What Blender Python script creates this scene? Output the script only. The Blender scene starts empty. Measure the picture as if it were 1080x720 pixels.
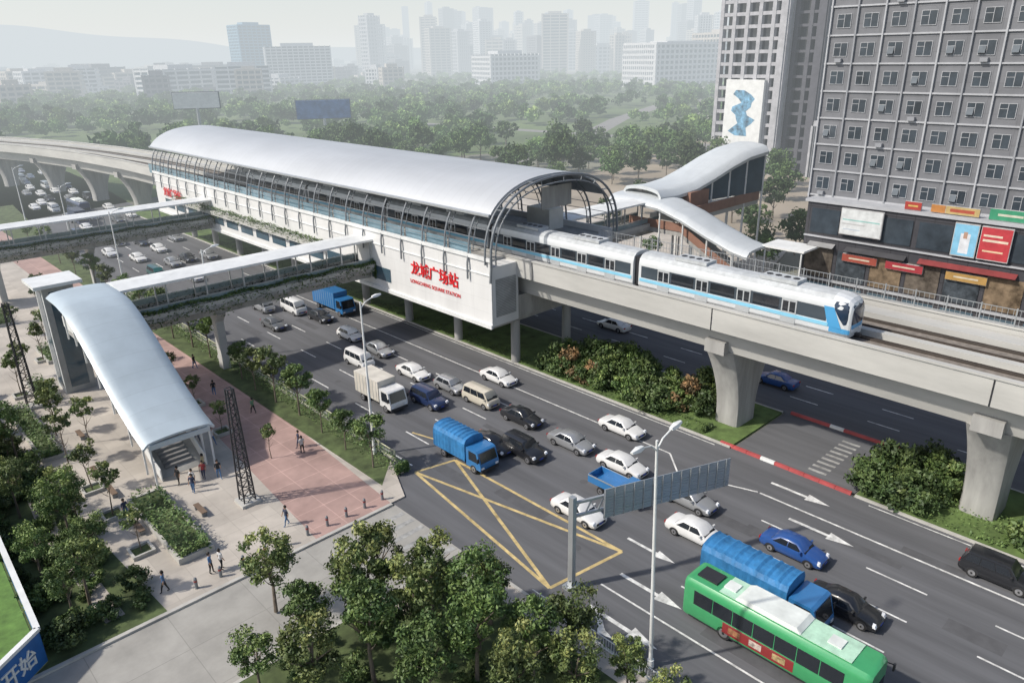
import bpy, math, random
import numpy as np
from mathutils import Vector, Matrix
random.seed(7); rng=np.random.default_rng(11)
SC=bpy.context.scene; COL=SC.collection
# ------------------------------------------------------------ world / camera / sun
SUN_EL=math.radians(43); SUN_AZ=math.radians(-62)   # azimuth from +Y towards +X : sun stands at -X,+Y
w=bpy.data.worlds.new("World"); SC.world=w; w.use_nodes=True; nt=w.node_tree
sky=nt.nodes.new('ShaderNodeTexSky'); sky.sky_type='NISHITA'; sky.sun_disc=False
sky.sun_elevation=SUN_EL; sky.sun_rotation=SUN_AZ; sky.air_density=1.0; sky.dust_density=2.0; sky.ozone_density=1.0
bg=nt.nodes['Background']; bg.inputs['Strength'].default_value=0.15
def wn(op,a,b=None):
    x=nt.nodes.new('ShaderNodeMath'); x.operation=op
    for i,s in enumerate((a,b)):
        if s is None: continue
        if isinstance(s,(int,float)): x.inputs[i].default_value=s
        else: nt.links.new(s,x.inputs[i])
    return x.outputs[0]
tc=nt.nodes.new('ShaderNodeTexCoord'); sx_=nt.nodes.new('ShaderNodeSeparateXYZ'); nt.links.new(tc.outputs['Generated'],sx_.inputs[0])
hf_=wn('MULTIPLY',wn('EXPONENT',wn('MULTIPLY',wn('MAXIMUM',sx_.outputs['Z'],0.0),-5.0)),.97)
mixc=nt.nodes.new('ShaderNodeMix'); mixc.data_type='RGBA'; nt.links.new(hf_,mixc.inputs[0]); nt.links.new(sky.outputs[0],mixc.inputs[6]); mixc.inputs[7].default_value=(5.8,6.0,6.0,1)
nt.links.new(mixc.outputs[2],bg.inputs[0])
sl=bpy.data.lights.new('sun','SUN'); sl.energy=4.2; sl.angle=math.radians(1.8); sl.color=(1,.94,.85)
so=bpy.data.objects.new('sun',sl); COL.objects.link(so)
sd=Vector((math.sin(SUN_AZ)*math.cos(SUN_EL),math.cos(SUN_AZ)*math.cos(SUN_EL),math.sin(SUN_EL)))
so.rotation_euler=sd.to_track_quat('Z','Y').to_euler()
SC.view_settings.view_transform='Standard'; SC.view_settings.look='None'; SC.view_settings.exposure=0
th=math.radians(43.4); ph=math.radians(21.23); ro=math.radians(1.0)
F=Vector((math.sin(th)*math.cos(ph),math.cos(th)*math.cos(ph),-math.sin(ph)))
R=Vector((math.cos(th),-math.sin(th),0)); U=R.cross(F)
r_=R*math.cos(ro)-U*math.sin(ro); u_=U*math.cos(ro)+R*math.sin(ro)
cd=bpy.data.cameras.new('camera'); cam=bpy.data.objects.new('camera',cd); COL.objects.link(cam); SC.camera=cam
M=Matrix((r_,u_,-F)).transposed().to_4x4(); M.translation=Vector((0,0,34)); cam.matrix_world=M
cd.lens=26.0; cd.sensor_width=36; cd.clip_end=20000; cd.clip_start=.5
# ------------------------------------------------------------ materials
HG=bpy.data.node_groups.new('painted_haze','ShaderNodeTree')  # haze painted into the materials: pale emission mixed in by distance from origin
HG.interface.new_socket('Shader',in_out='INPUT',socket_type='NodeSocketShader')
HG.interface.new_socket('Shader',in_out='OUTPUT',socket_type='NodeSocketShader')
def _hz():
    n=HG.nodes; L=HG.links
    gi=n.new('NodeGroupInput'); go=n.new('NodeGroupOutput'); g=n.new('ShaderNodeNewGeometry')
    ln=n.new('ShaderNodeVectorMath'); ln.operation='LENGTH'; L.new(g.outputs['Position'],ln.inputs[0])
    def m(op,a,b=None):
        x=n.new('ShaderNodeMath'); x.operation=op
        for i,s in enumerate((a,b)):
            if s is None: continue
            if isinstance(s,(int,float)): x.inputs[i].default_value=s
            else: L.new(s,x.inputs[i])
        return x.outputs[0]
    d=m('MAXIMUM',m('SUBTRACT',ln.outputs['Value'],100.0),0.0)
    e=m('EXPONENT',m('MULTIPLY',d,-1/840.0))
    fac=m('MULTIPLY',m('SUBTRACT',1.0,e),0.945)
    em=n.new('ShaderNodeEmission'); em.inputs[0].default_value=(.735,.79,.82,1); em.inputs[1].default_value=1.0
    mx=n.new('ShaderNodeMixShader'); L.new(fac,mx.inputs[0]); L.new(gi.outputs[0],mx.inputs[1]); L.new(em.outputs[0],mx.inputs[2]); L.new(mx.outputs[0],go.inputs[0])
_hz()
MC={}
def mat(name,c,rough=.7,metal=0.,var=.18,scale=.6,coat=0.,bump=0.,stretch=None,tex=None,attr=None,trans=0.,alpha=1.,spec=None,detail=3):
    if name in MC: return MC[name]
    m=bpy.data.materials.new(name); m.use_nodes=True; nt=m.node_tree; N=nt.nodes; L=nt.links
    b=N['Principled BSDF']; out=N['Material Output']
    b.inputs['Roughness'].default_value=rough; b.inputs['Metallic'].default_value=metal
    if coat: b.inputs['Coat Weight'].default_value=coat; b.inputs['Coat Roughness'].default_value=.08
    if spec is not None: b.inputs['Specular IOR Level'].default_value=spec
    if alpha<1: b.inputs['Alpha'].default_value=alpha
    geo=N.new('ShaderNodeNewGeometry'); mp=N.new('ShaderNodeMapping'); L.new(geo.outputs['Position'],mp.inputs[0])
    if stretch: mp.inputs['Scale'].default_value=stretch
    n1=N.new('ShaderNodeTexNoise'); n1.inputs['Scale'].default_value=scale; n1.inputs['Detail'].default_value=detail; n1.inputs['Roughness'].default_value=.65
    L.new(mp.outputs[0],n1.inputs['Vector'])
    mr=N.new('ShaderNodeMapRange'); mr.inputs[1].default_value=.3; mr.inputs[2].default_value=.7; mr.inputs[3].default_value=1-var; mr.inputs[4].default_value=1+var
    L.new(n1.outputs[0],mr.inputs[0])
    mul=N.new('ShaderNodeVectorMath'); mul.operation='SCALE'; mul.inputs[0].default_value=c[:3]; L.new(mr.outputs[0],mul.inputs['Scale'])
    src=mul.outputs[0]
    if tex:
        kind=tex[0]
        bt=N.new('ShaderNodeTexBrick'); mp2=N.new('ShaderNodeMapping'); L.new(geo.outputs['Position'],mp2.inputs[0])
        if kind=='yz': mp2.inputs['Rotation'].default_value=(0,math.radians(90),math.radians(90))
        L.new(mp2.outputs[0],bt.inputs['Vector'])
        bt.inputs['Scale'].default_value=1; bt.inputs['Brick Width'].default_value=tex[1]; bt.inputs['Row Height'].default_value=tex[2]
        bt.inputs['Mortar Size'].default_value=tex[3]; bt.inputs['Mortar Smooth'].default_value=.3
        d=tex[4]
        bt.inputs['Color1'].default_value=(1,1,1,1); bt.inputs['Color2'].default_value=(1-d,1-d,1-d,1); bt.inputs['Mortar'].default_value=(tex[5],)*3+(1,)
        bt.offset=tex[6] if len(tex)>6 else .5
        mm=N.new('ShaderNodeVectorMath'); mm.operation='MULTIPLY'; L.new(src,mm.inputs[0]); L.new(bt.outputs[0],mm.inputs[1]); src=mm.outputs[0]
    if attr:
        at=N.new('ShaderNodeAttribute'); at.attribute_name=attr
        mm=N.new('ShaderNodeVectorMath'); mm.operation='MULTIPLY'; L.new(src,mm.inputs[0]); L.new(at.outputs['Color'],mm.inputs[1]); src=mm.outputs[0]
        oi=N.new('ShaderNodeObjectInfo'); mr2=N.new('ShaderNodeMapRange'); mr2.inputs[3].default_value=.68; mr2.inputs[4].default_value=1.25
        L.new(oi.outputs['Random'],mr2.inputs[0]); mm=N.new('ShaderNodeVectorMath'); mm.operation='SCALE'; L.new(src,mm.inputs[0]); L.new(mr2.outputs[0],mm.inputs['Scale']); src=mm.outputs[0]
    L.new(src,b.inputs['Base Color'])
    if bump:
        bp=N.new('ShaderNodeBump'); bp.inputs['Strength'].default_value=bump; bp.inputs['Distance'].default_value=.05
        n2=N.new('ShaderNodeTexNoise'); n2.inputs['Scale'].default_value=scale*6; L.new(geo.outputs['Position'],n2.inputs['Vector'])
        L.new(n2.outputs[0],bp.inputs['Height']); L.new(bp.outputs[0],b.inputs['Normal'])
    sh=b.outputs[0]
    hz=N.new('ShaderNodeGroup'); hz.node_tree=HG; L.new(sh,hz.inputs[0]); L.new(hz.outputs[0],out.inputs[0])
    MC[name]=m; return m
asphalt=mat('asphalt',(.105,.107,.114),.85,var=.26,scale=.35,stretch=(1.6,.09,1),detail=6)
asphalt2=mat('asphalt_patch',(.088,.089,.094),.85,var=.15,scale=.8)
concrete_road=mat('concrete_road',(.32,.31,.285),.85,var=.2,scale=.3,tex=('xy',5,4,.03,.06,.75,.0),detail=6)
paving=mat('plaza_paving',(.45,.41,.36),.8,var=.19,scale=.22,tex=('xy',1.6,1.6,.03,.14,.8,.0),detail=6)
pinkbrick=mat('red_paving',(.37,.25,.22),.85,var=.24,scale=.3,tex=('xy',2.4,2.4,.05,.14,1.2,.0),detail=6)
kerbm=mat('kerb_stone',(.41,.40,.37),.8)
landm=mat('land',(.19,.19,.15),.95,var=.35,scale=.012)
grassm=mat('grass',(.09,.14,.04),.95,var=.5,scale=.5,detail=5)
soil=mat('planting_soil',(.07,.095,.035),.95,var=.5,scale=.7,detail=5)
paint_w=mat('road_paint_white',(.58,.58,.56),.7,var=.4,scale=1.5)
paint_worn=mat('road_paint_worn',(.30,.30,.29),.8,var=.35,scale=1.5)
paint_y=mat('road_paint_yellow',(.48,.37,.17),.7,var=.4,scale=1.2)
conc=mat('concrete',(.43,.425,.40),.8,var=.15,scale=.18,stretch=(1,.5,2.5),detail=6)
conc_d=mat('concrete_weathered',(.34,.335,.32),.85,var=.24,scale=.35,stretch=(2.5,2.5,.35),detail=6)
wallw=mat('white_cladding',(.65,.65,.64),.55,var=.08,scale=.25,stretch=(1,1,.3),tex=('yz',3.0,1.5,.02,.04,.85,.0),detail=5)
shellm=mat('roof_shell',(.48,.495,.51),.42,.2,var=.09,scale=.12,stretch=(1,.3,1),tex=('xy',40,1.3,.03,.03,.88,.0),detail=5)
shellin=mat('roof_lining',(.28,.29,.30),.6)
steel=mat('rib_steel',(.20,.215,.23),.45,.2,var=.08)
steel_l=mat('light_steel',(.42,.44,.45),.4,.5,var=.08)
white=mat('white_paint',(.67,.68,.67),.45,var=.1)
dark=mat('dark_trim',(.025,.026,.03),.5,var=.1)
glass=mat('window_glass',(.018,.022,.028),.08,var=.1,spec=.8)
glass_b=mat('blue_glass',(.05,.09,.12),.1,var=.15,spec=.8)
glass_o=mat('office_glass',(.04,.052,.065),.18,var=.4,scale=.35,spec=.6,detail=4)
glass_d=mat('open_pane',(.10,.12,.14),.6,spec=.3)
tyre=mat('tyre_rubber',(.02,.02,.02),.85); rimm=mat('rim_alloy',(.45,.45,.46),.3,.8)
lampw=mat('headlight_lens',(.75,.77,.8),.15,coat=.5); lampr=mat('taillight_lens',(.35,.02,.02),.25,coat=.5)
platem=mat('blue_plate',(.02,.06,.35),.5)
redm=mat('red_letter',(.62,.015,.02),.45,var=.03)
ballast=mat('track_bed',(.20,.175,.15),.95,var=.3,scale=1.5)
railm=mat('rail_steel',(.10,.085,.075),.45,.5)
bark=mat('bark',(.16,.13,.10),.9,var=.3,scale=3)
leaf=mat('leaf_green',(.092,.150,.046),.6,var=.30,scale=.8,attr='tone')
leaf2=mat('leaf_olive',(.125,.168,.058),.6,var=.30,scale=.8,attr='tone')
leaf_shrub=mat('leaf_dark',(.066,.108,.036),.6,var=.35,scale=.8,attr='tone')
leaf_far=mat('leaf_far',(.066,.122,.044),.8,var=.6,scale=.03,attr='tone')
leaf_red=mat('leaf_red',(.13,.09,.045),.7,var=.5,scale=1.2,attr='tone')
def paint(name,c): return mat('paint_'+name,c,.35,var=.05,scale=2,coat=.7)
P={'white':paint('white',(.66,.66,.65)),'silver':mat('paint_silver',(.38,.39,.40),.35,.5,var=.04,coat=.6),'black':paint('black',(.014,.015,.018)),
   'navy':paint('navy',(.016,.03,.085)),'blue':paint('blue',(.02,.075,.26)),'green':paint('green',(.05,.31,.12)),'cream':paint('cream',(.50,.46,.38)),
   'truckblue':paint('truck_blue',(.03,.16,.38)),'grey':paint('grey',(.10,.105,.11)),'red':paint('red',(.24,.025,.025)),'teal':paint('teal',(.04,.28,.22))}
# ------------------------------------------------------------ mesh builder
class MB:
    def __init__(s): s.v=[]; s.f=[]; s.m=[]
    def add(s,vs,fs,mi=0):
        o=len(s.v); s.v+= [tuple(p) for p in vs]; s.f+=[tuple(i+o for i in f) for f in fs]; s.m+=[mi]*len(fs); return s
    def box(s,x0,x1,y0,y1,z0,z1,mi=0):
        return s.add([(x0,y0,z0),(x1,y0,z0),(x1,y1,z0),(x0,y1,z0),(x0,y0,z1),(x1,y0,z1),(x1,y1,z1),(x0,y1,z1)],
          [(0,3,2,1),(4,5,6,7),(0,1,5,4),(1,2,6,5),(2,3,7,6),(3,0,4,7)],mi)
    def quad(s,a,b,c,d,mi=0): return s.add([a,b,c,d],[(0,1,2,3)],mi)
    def prism(s,pts,z0,z1,mi=0,mtop=None):
        n=len(pts); a=sum(pts[i][0]*pts[(i+1)%n][1]-pts[(i+1)%n][0]*pts[i][1] for i in range(n))
        if a<0: pts=pts[::-1]
        s.add([(x,y,z0) for x,y in pts]+[(x,y,z1) for x,y in pts],[(i,(i+1)%n,n+(i+1)%n,n+i) for i in range(n)]+[tuple(range(n))[::-1]],mi)
        s.add([(x,y,z1) for x,y in pts],[tuple(range(n))],mi if mtop is None else mtop); return s
    def loft(s,secs,mi=0,caps=True,closed=True):
        n=len(secs[0]); vs=[p for q in secs for p in q]; fs=[]
        for i in range(len(secs)-1):
            for j in range(n if closed else n-1):
                k=(j+1)%n; fs.append((i*n+j,i*n+k,(i+1)*n+k,(i+1)*n+j))
        if caps and closed: fs.append(tuple(range(n))[::-1]); fs.append(tuple(range((len(secs)-1)*n,len(secs)*n)))
        return s.add(vs,fs,mi)
    def tube(s,path,r,n=6,mi=0,r1=None):
        path=[Vector(p) for p in path]; secs=[]
        for i,p in enumerate(path):
            d=(path[min(i+1,len(path)-1)]-path[max(i-1,0)]).normalized()
            up=Vector((0,1,0)) if abs(d.y)<.5 else Vector((1,0,0)); a=d.cross(up).normalized(); b=a.cross(d)
            rr=r if r1 is None else r+(r1-r)*i/(len(path)-1)
            secs.append([tuple(p+a*rr*math.cos(t)+b*rr*math.sin(t)) for t in [2*math.pi*k/n for k in range(n)]])
        return s.loft(secs,mi)
    def cyl(s,p0,p1,r0,r1=None,n=10,mi=0): return s.tube([p0,p1],r0,n,mi,r0 if r1 is None else r1)
    def bar(s,p0,p1,w,h,mi=0):
        p0=Vector(p0);p1=Vector(p1);d=(p1-p0).normalized(); up=Vector((0,0,1)) if abs(d.z)<.95 else Vector((0,1,0))
        a=d.cross(up).normalized()*w/2; b=a.cross(d).normalized()*h/2
        return s.loft([[tuple(p+x*a+y*b) for x,y in ((-1,-1),(1,-1),(1,1),(-1,1))] for p in (p0,p1)],mi)
    def mesh(s,name,mats,smooth=False):
        me=bpy.data.meshes.new(name); me.from_pydata(s.v,[],s.f)
        for m in mats: me.materials.append(m)
        if s.m: me.polygons.foreach_set('material_index',s.m)
        me.validate(); 
        if smooth: me.shade_smooth(); me.set_sharp_from_angle(angle=math.radians(40))
        me.update(); return me
def props(o,label=None,cat=None,group=None,kind=None):
    if label: o['label']=label
    if cat: o['category']=cat
    if group: o['group']=group
    if kind: o['kind']=kind
    return o
def empty(name,loc,label,cat,group=None,rot=0,kind=None,scale=1):
    e=bpy.data.objects.new(name,None); e.empty_display_size=.1; COL.objects.link(e); e.location=loc; e.rotation_euler=(0,0,rot); e.scale=(scale,)*3
    return props(e,label,cat,group,kind)
def obj(name,me,parent=None,world=False,**k):
    o=bpy.data.objects.new(name,me); COL.objects.link(o)
    if parent:
        o.parent=parent
        if world: o.matrix_parent_inverse=Matrix.Translation(-Vector(parent.location))
    return props(o,**k)
def part(name,mb,mats,parent,world=True,smooth=False,**k): return obj(name,mb.mesh(name,mats,smooth),parent,world,**k)
def struct(name,mb,mats,label=None): return obj(name,mb.mesh(name,mats),kind='structure',label=label or name.replace('_',' '),cat=name.replace('_',' '))
def text(body,size,m,loc,rot,parent,name='lettering',ext=.04,world=True,sx=1,off=.012,sp=1.0):
    cu=bpy.data.curves.new('t','FONT'); cu.body=body; cu.size=size; cu.extrude=ext; cu.align_x='CENTER'; cu.align_y='CENTER'; cu.offset=size*off; cu.space_character=sp
    t=bpy.data.objects.new('t',cu); COL.objects.link(t); bpy.context.view_layer.update()
    me=bpy.data.meshes.new_from_object(t.evaluated_get(bpy.context.evaluated_depsgraph_get())); bpy.data.objects.remove(t)
    me.materials.clear(); me.materials.append(m); me.transform(Matrix.Diagonal((sx,1,1,1)))
    Rm=Matrix.Translation(loc)@rot.to_4x4(); me.transform(Rm)
    return obj(name,me,parent,world)
FACE_NX=Matrix(((0,0,-1),(-1,0,0),(0,1,0)))
# ------------------------------------------------------------ ground, roads
g=MB(); g.quad((-6000,-6000,-.06),(9000,-6000,-.06),(9000,9000,-.06),(-6000,9000,-.06)); struct('ground',g,[landm])
def ribbon(mb,path,off0,off1,z,mi=0):
    pts=[Vector((p[0],p[1],0)) for p in path]; L=[]
    for i,p in enumerate(pts):
        d=(pts[min(i+1,len(pts)-1)]-pts[max(i-1,0)]).normalized(); n=Vector((d.y,-d.x,0)); L.append((p+n*off0,p+n*off1))
    for i in range(len(L)-1):
        a,b=L[i];c,d=L[i+1]; mb.quad((a.x,a.y,z),(b.x,b.y,z),(d.x,d.y,z),(c.x,c.y,z),mi)
RP=[(42,-60),(42,120),(43,160),(46,200),(50,240),(52,280),(50,330),(44,380),(34,440),(20,520)]
m=MB(); ribbon(m,RP,-13.8,13.3,0); m.box(55.3,65.4,18.5,29.5,-.05,-.002); struct('main_road',m,[asphalt])
m=MB(); ribbon(m,[(73,-60),(73,170),(75,230),(74,300)],-7.6,7.6,-.001); struct('far_road',m,[asphalt])
m=MB(); m.box(-40,28.2,35.5,44,-.05,-.004); struct('side_road',m,[concrete_road])
m=MB(); m.box(28.2,32.3,-60,60,-.05,-.003); struct('road_shoulder',m,[asphalt])
m=MB(); rr=random.Random(9); zz=.0012
for k in range(24):
    x=rr.uniform(33,53); y=rr.uniform(3,110); a=rr.uniform(.5,1.5); b=rr.uniform(1.5,7); m.quad((x,y,zz),(x+a,y,zz),(x+a,y+b,zz),(x,y+b,zz)); zz+=.00007
for k in range(12):
    x=rr.choice((34.4,38,41.6,45.2,52)); y=rr.uniform(28,100); m.add([(x+.36*math.cos(q*.523),y+.36*math.sin(q*.523),zz) for q in range(12)],[tuple(range(12))]); zz+=.00007
struct('road_patch',m,[asphalt2])
m=MB(); m.prism([(10.2,44.3),(21.2,44.3),(23.2,71),(24.5,100),(24.5,220),(-20,220),(-5,150),(6,110)],-.05,.12); struct('plaza',m,[paving])
m=MB(); m.prism([(21.2,44.3),(28.0,44.3),(29.0,60),(29.0,215),(24.5,215),(24.5,100),(23.2,71)],-.05,.124); struct('brick_path',m,[pinkbrick])
m=MB(); m.prism([(29.0,47),(32.0,50),(32.3,130),(33,160),(36,200),(38,225),(29.0,225)],-.05,.14); struct('verge',m,[soil])
m=MB(); m.prism([(28.0,44.3),(29.4,44.3),(32.0,50),(29.0,60)],-.05,.13); struct('corner_pavement',m,[paving])
m=MB(); m.prism([(-40,44.3),(10.2,44.3),(6,110),(-5,150),(-60,150)],-.05,.13); struct('garden',m,[soil])
m=MB(); m.prism([(-40,-60),(26.6,-60),(26.6,33),(21,33),(21,35.2),(-40,35.2)],-.05,.13); struct('woodland_floor',m,[soil])
m=MB(); m.box(26.6,28.0,-60,33,-.05,.12); m.box(21,26.6,33,35.2,-.05,.135); struct('pavement',m,[paving])
m=MB(); ribbon(m,[(7.5,46),(7,60),(8,75),(6,95)],-.6,.6,.136); struct('garden_path',m,[paving])
m=MB()
for a,b,c,d in [(28.0,28.25,-60,33),(32.25,32.5,50,128),(55.3,55.55,-60,18.3),(55.3,55.55,29.7,200),(65.15,65.4,-60,18.3),(65.15,65.4,29.7,200),(80.6,80.85,-60,200)]:
    m.box(a,b,c,d,-.05,.15)
m.box(-40,28,44,44.3,-.05,.15); m.box(-40,26,35.2,35.45,-.05,.15)
struct('kerb',m,[kerbm])
m=MB(); m.prism([(55.55,29.7),(65.15,29.7),(65.15,200),(55.55,200)],-.05,.13); m.prism([(55.55,-60),(65.15,-60),(65.15,18.3),(55.55,18.3)],-.05,.13); struct('median_verge',m,[grassm])
m=MB(); m.prism([(80.85,-60),(97,-60),(97,52),(125,60),(135,170),(80.85,170)],-.05,.12); struct('far_pavement',m,[paving])
m=MB(); m.prism([(97,52),(100,60),(140,62),(330,110),(360,215),(190,150),(125,150)],-.05,-.01); struct('open_yard',m,[mat('yard',(.30,.255,.20),.9,var=.25,scale=.03)])
m=MB(); ribbon(m,[(136,172),(230,205),(330,262),(480,330)],-5,5,.004); ribbon(m,[(250,120),(262,200),(250,330)],-4,4,.006); struct('park_road',m,[mat('park_asphalt',(.22,.21,.20),.9)])
m=MB(); y_=MB(); wz=MB()
def ln(mb,x0,y0,x1,y1,wd,z=.006):
    d=Vector((x1-x0,y1-y0,0)).normalized(); n=Vector((-d.y,d.x,0))*wd/2
    mb.quad((x0-n.x,y0-n.y,z),(x1-n.x,y1-n.y,z),(x1+n.x,y1+n.y,z),(x0+n.x,y0+n.y,z))
for X in (36.3,39.9,43.5,47.1):
    y=2.0
    while y<25: ln(m,X,y,X,min(y+4,25),.15); y+=8
    y=50
    while y<120: ln(m,X,y,X,y+3.6,.15); y+=9
for X in (38,42,46,50):
    y=125
    while y<175: ln(m,X+(y-120)*.03,y,X+(y-117)*.03,y+3.6,.15); y+=9
ln(m,32.6,-20,32.6,26,.15); ln(m,50.5,-20,50.5,24,.18); ln(m,54.9,-20,54.9,17,.12); ln(m,54.9,31,54.9,120,.12); ln(m,32.9,48,32.9,120,.15)
ln(m,50.7,33,50.7,120,.15); ln(m,50.5,24.2,48.4,30.5,.15,.0065); ln(m,50.7,33,48.4,30.6,.15,.0068)
for xx in (69.4,73,76.6):
    y=-20
    while y<120: ln(m,xx,y,xx,y+3,.15); y+=8
def arrow(X,Y,turn=0,s=1):
    z=.008
    m.quad((X-.12*s,Y+2.6*s,z),(X-.12*s,Y,z),(X+.12*s,Y,z),(X+.12*s,Y+2.6*s,z))
    m.add([(X-.42*s,Y,z),(X,Y-1.6*s,z),(X+.42*s,Y,z)],[(0,1,2)])
    if turn:
        t=turn*s; m.add([(X+.12*t,Y+2.2*s,z+.001),(X+.8*t,Y+1.3*s,z+.001),(X+.8*t,Y+.9*s,z+.001),(X+.12*t,Y+1.7*s,z+.001)],[(0,1,2,3)])
        m.add([(X+.62*t,Y+1.5*s,z+.002),(X+1.15*t,Y+1.1*s,z+.002),(X+.95*t,Y+.2*s,z+.002)],[(0,1,2)])
arrow(30.4,21.8,-1,1.3); arrow(34.4,22.6,0,1.2); arrow(38,25.3,0); arrow(48.8,17.5,0,1.2); arrow(52.6,21,0,1.2); arrow(52.6,1,0)
for k in range(9): ln(wz,57.0+k*.85,21.4,57.0+k*.85,23.0,.35,.004)
for k in range(6): ln(wz,25.2,36.3+k*1.25,28.0,36.3+k*1.25,.45,.004)
for i_,(a,b) in enumerate([((32.4,46.9),(36.2,46.0)),((36.2,46),(36.4,27.2)),((36.4,27.2),(29.8,28.2)),((29.8,28.2),(32.4,46.9)),((32.4,46.9),(36.4,27.2)),((36.2,46),(29.8,28.2))]):
    ln(y_,a[0],a[1],b[0],b[1],.26,.006+.0004*i_)
ln(y_,37.8,48.5,36.6,53,.2)
struct('road_marking',m,[paint_w]); struct('yellow_box_marking',y_,[paint_y]); struct('zebra_marking',wz,[paint_worn])
# ------------------------------------------------------------ foliage
def leafcloud(P0,Nn,size,tone,seed=0):
    r=np.random.default_rng(seed); n=len(P0)
    nn=Nn+r.normal(0,.55,(n,3)); nn/=np.linalg.norm(nn,axis=1)[:,None]+1e-9
    a=np.cross(nn,r.normal(0,1,(n,3))); a/=np.linalg.norm(a,axis=1)[:,None]+1e-9; b=np.cross(nn,a)
    s=(size*r.uniform(.6,1.3,n))[:,None]
    V=np.stack([P0-a*s,P0-b*s*.5,P0+a*s,P0+b*s*.5],1).reshape(-1,3); return V,np.repeat(tone,4)
def cloudmesh(name,V,tone,mats):
    nq=len(V)//4; me=bpy.data.meshes.new(name); me.vertices.add(len(V)); me.vertices.foreach_set('co',V.astype(np.float32).ravel())
    me.loops.add(nq*4); me.loops.foreach_set('vertex_index',np.arange(nq*4,dtype=np.int32)); me.polygons.add(nq)
    me.polygons.foreach_set('loop_start',np.arange(0,nq*4,4,dtype=np.int32)); me.polygons.foreach_set('loop_total',np.full(nq,4,dtype=np.int32))
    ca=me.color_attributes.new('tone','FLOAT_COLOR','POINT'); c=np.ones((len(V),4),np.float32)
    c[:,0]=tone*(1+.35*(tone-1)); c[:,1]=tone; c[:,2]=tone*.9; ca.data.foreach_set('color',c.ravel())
    for m in mats: me.materials.append(m)
    me.update(); me.validate(); return me
def crown(rx,ry,rz,zc,ncl,nl,size,seed,cr=.34):
    r=np.random.default_rng(seed); Vs=[];T=[]
    for i in range(ncl):
        d=r.normal(0,1,3); d/=np.linalg.norm(d); rad=r.uniform(.35,1.0)**.6*(1-cr*.5)
        c=d*rad*np.array([rx,ry,rz]); c[2]=max(c[2],-rz*.65)
        R0=cr*min(rx,rz)*r.uniform(.5,1.35)
        q=r.normal(0,1,(nl,3)); q/=np.linalg.norm(q,axis=1)[:,None]; q[:,2]*=.7
        P0=c+q*R0*(r.uniform(.35,1.3,(nl,1)))+np.array([0,0,zc])
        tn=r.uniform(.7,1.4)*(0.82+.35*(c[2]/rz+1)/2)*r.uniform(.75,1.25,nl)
        V,t=leafcloud(P0,q,size,tn,seed*100+i); Vs.append(V);T.append(t)
    return np.concatenate(Vs),np.concatenate(T)
def trunkmesh(name,h,r,nl,seed,spread):
    rr=random.Random(seed); m=MB(); p=[(0,0,0),(rr.uniform(-.1,.1),rr.uniform(-.1,.1),h*.4),(rr.uniform(-.25,.25),rr.uniform(-.25,.25),h*.85)]
    m.tube(p,r,8,0,r*.4)
    for i in range(nl):
        a=6.28*i/nl+rr.uniform(-.4,.4); z=h*rr.uniform(.4,.7); s=spread*rr.uniform(.6,1)
        m.tube([(0,0,z),(math.cos(a)*s*.5,math.sin(a)*s*.5,z+s*.5),(math.cos(a)*s,math.sin(a)*s,z+s*.8+.3)],r*.45,5,0,r*.12)
    return m.mesh(name,[bark])
TV={}
def variant(key,n,fn):
    TV[key]=[fn(i) for i in range(n)]
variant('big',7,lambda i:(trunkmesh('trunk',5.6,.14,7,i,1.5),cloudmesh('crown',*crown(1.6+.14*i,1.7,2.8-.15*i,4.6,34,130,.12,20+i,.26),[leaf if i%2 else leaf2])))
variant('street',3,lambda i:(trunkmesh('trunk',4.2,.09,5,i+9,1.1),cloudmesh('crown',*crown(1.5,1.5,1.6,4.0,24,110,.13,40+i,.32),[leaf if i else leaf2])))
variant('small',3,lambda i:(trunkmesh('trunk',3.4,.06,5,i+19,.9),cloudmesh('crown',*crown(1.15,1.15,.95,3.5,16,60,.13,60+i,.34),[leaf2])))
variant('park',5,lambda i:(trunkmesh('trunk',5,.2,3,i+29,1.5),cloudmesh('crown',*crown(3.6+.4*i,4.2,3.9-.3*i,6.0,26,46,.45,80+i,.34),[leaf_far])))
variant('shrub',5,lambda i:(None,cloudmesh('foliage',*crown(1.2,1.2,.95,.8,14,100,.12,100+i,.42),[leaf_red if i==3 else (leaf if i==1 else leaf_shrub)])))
def tree(kind,x,y,s=1,z=.12,label='leafy green tree',group=None,vi=None,nm='tree'):
    vi=random.randrange(len(TV[kind])) if vi is None else vi; tr,cr=TV[kind][vi]
    if tr is None:
        o=obj('shrub',cr,label=label,cat='shrub',group=group); o.location=(x,y,z); o.scale=(s*random.uniform(.9,1.15),s,s*random.uniform(.8,1.2)); o.rotation_euler[2]=random.uniform(0,6.3); return o
    e=empty(nm,(x,y,z),label,'tree',group,rot=random.uniform(0,6.28)); e.scale=(s,s,s*random.uniform(.9,1.12))
    obj('trunk',tr,e); obj('crown',cr,e); return e
G1='trees in the planted belt beside the road'
big=[(15.3,39.2,.95),(20.2,34.2,1.05),(18,32.6,1.1),(14.8,33.6,.9),(22.3,31.4,.95),(24.6,28.4,.85),(22.6,27.3,1.05),(19.6,29.3,1.1),(16.5,29.5,1.05),(13.2,30.2,.95),(25.7,22.6,.85),(23.2,23.2,.9),(20.6,25.2,1.05),(25.9,18.6,.65),(17.6,25.6,1.0),(25.2,15.5,.65),(22.8,19.8,.85),(11.4,33.4,.75),(20.4,21.6,.9)]
for x,y,s in big: tree('big',x,y,s,label='leafy tree in the planted belt beside the road',group=G1)
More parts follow.
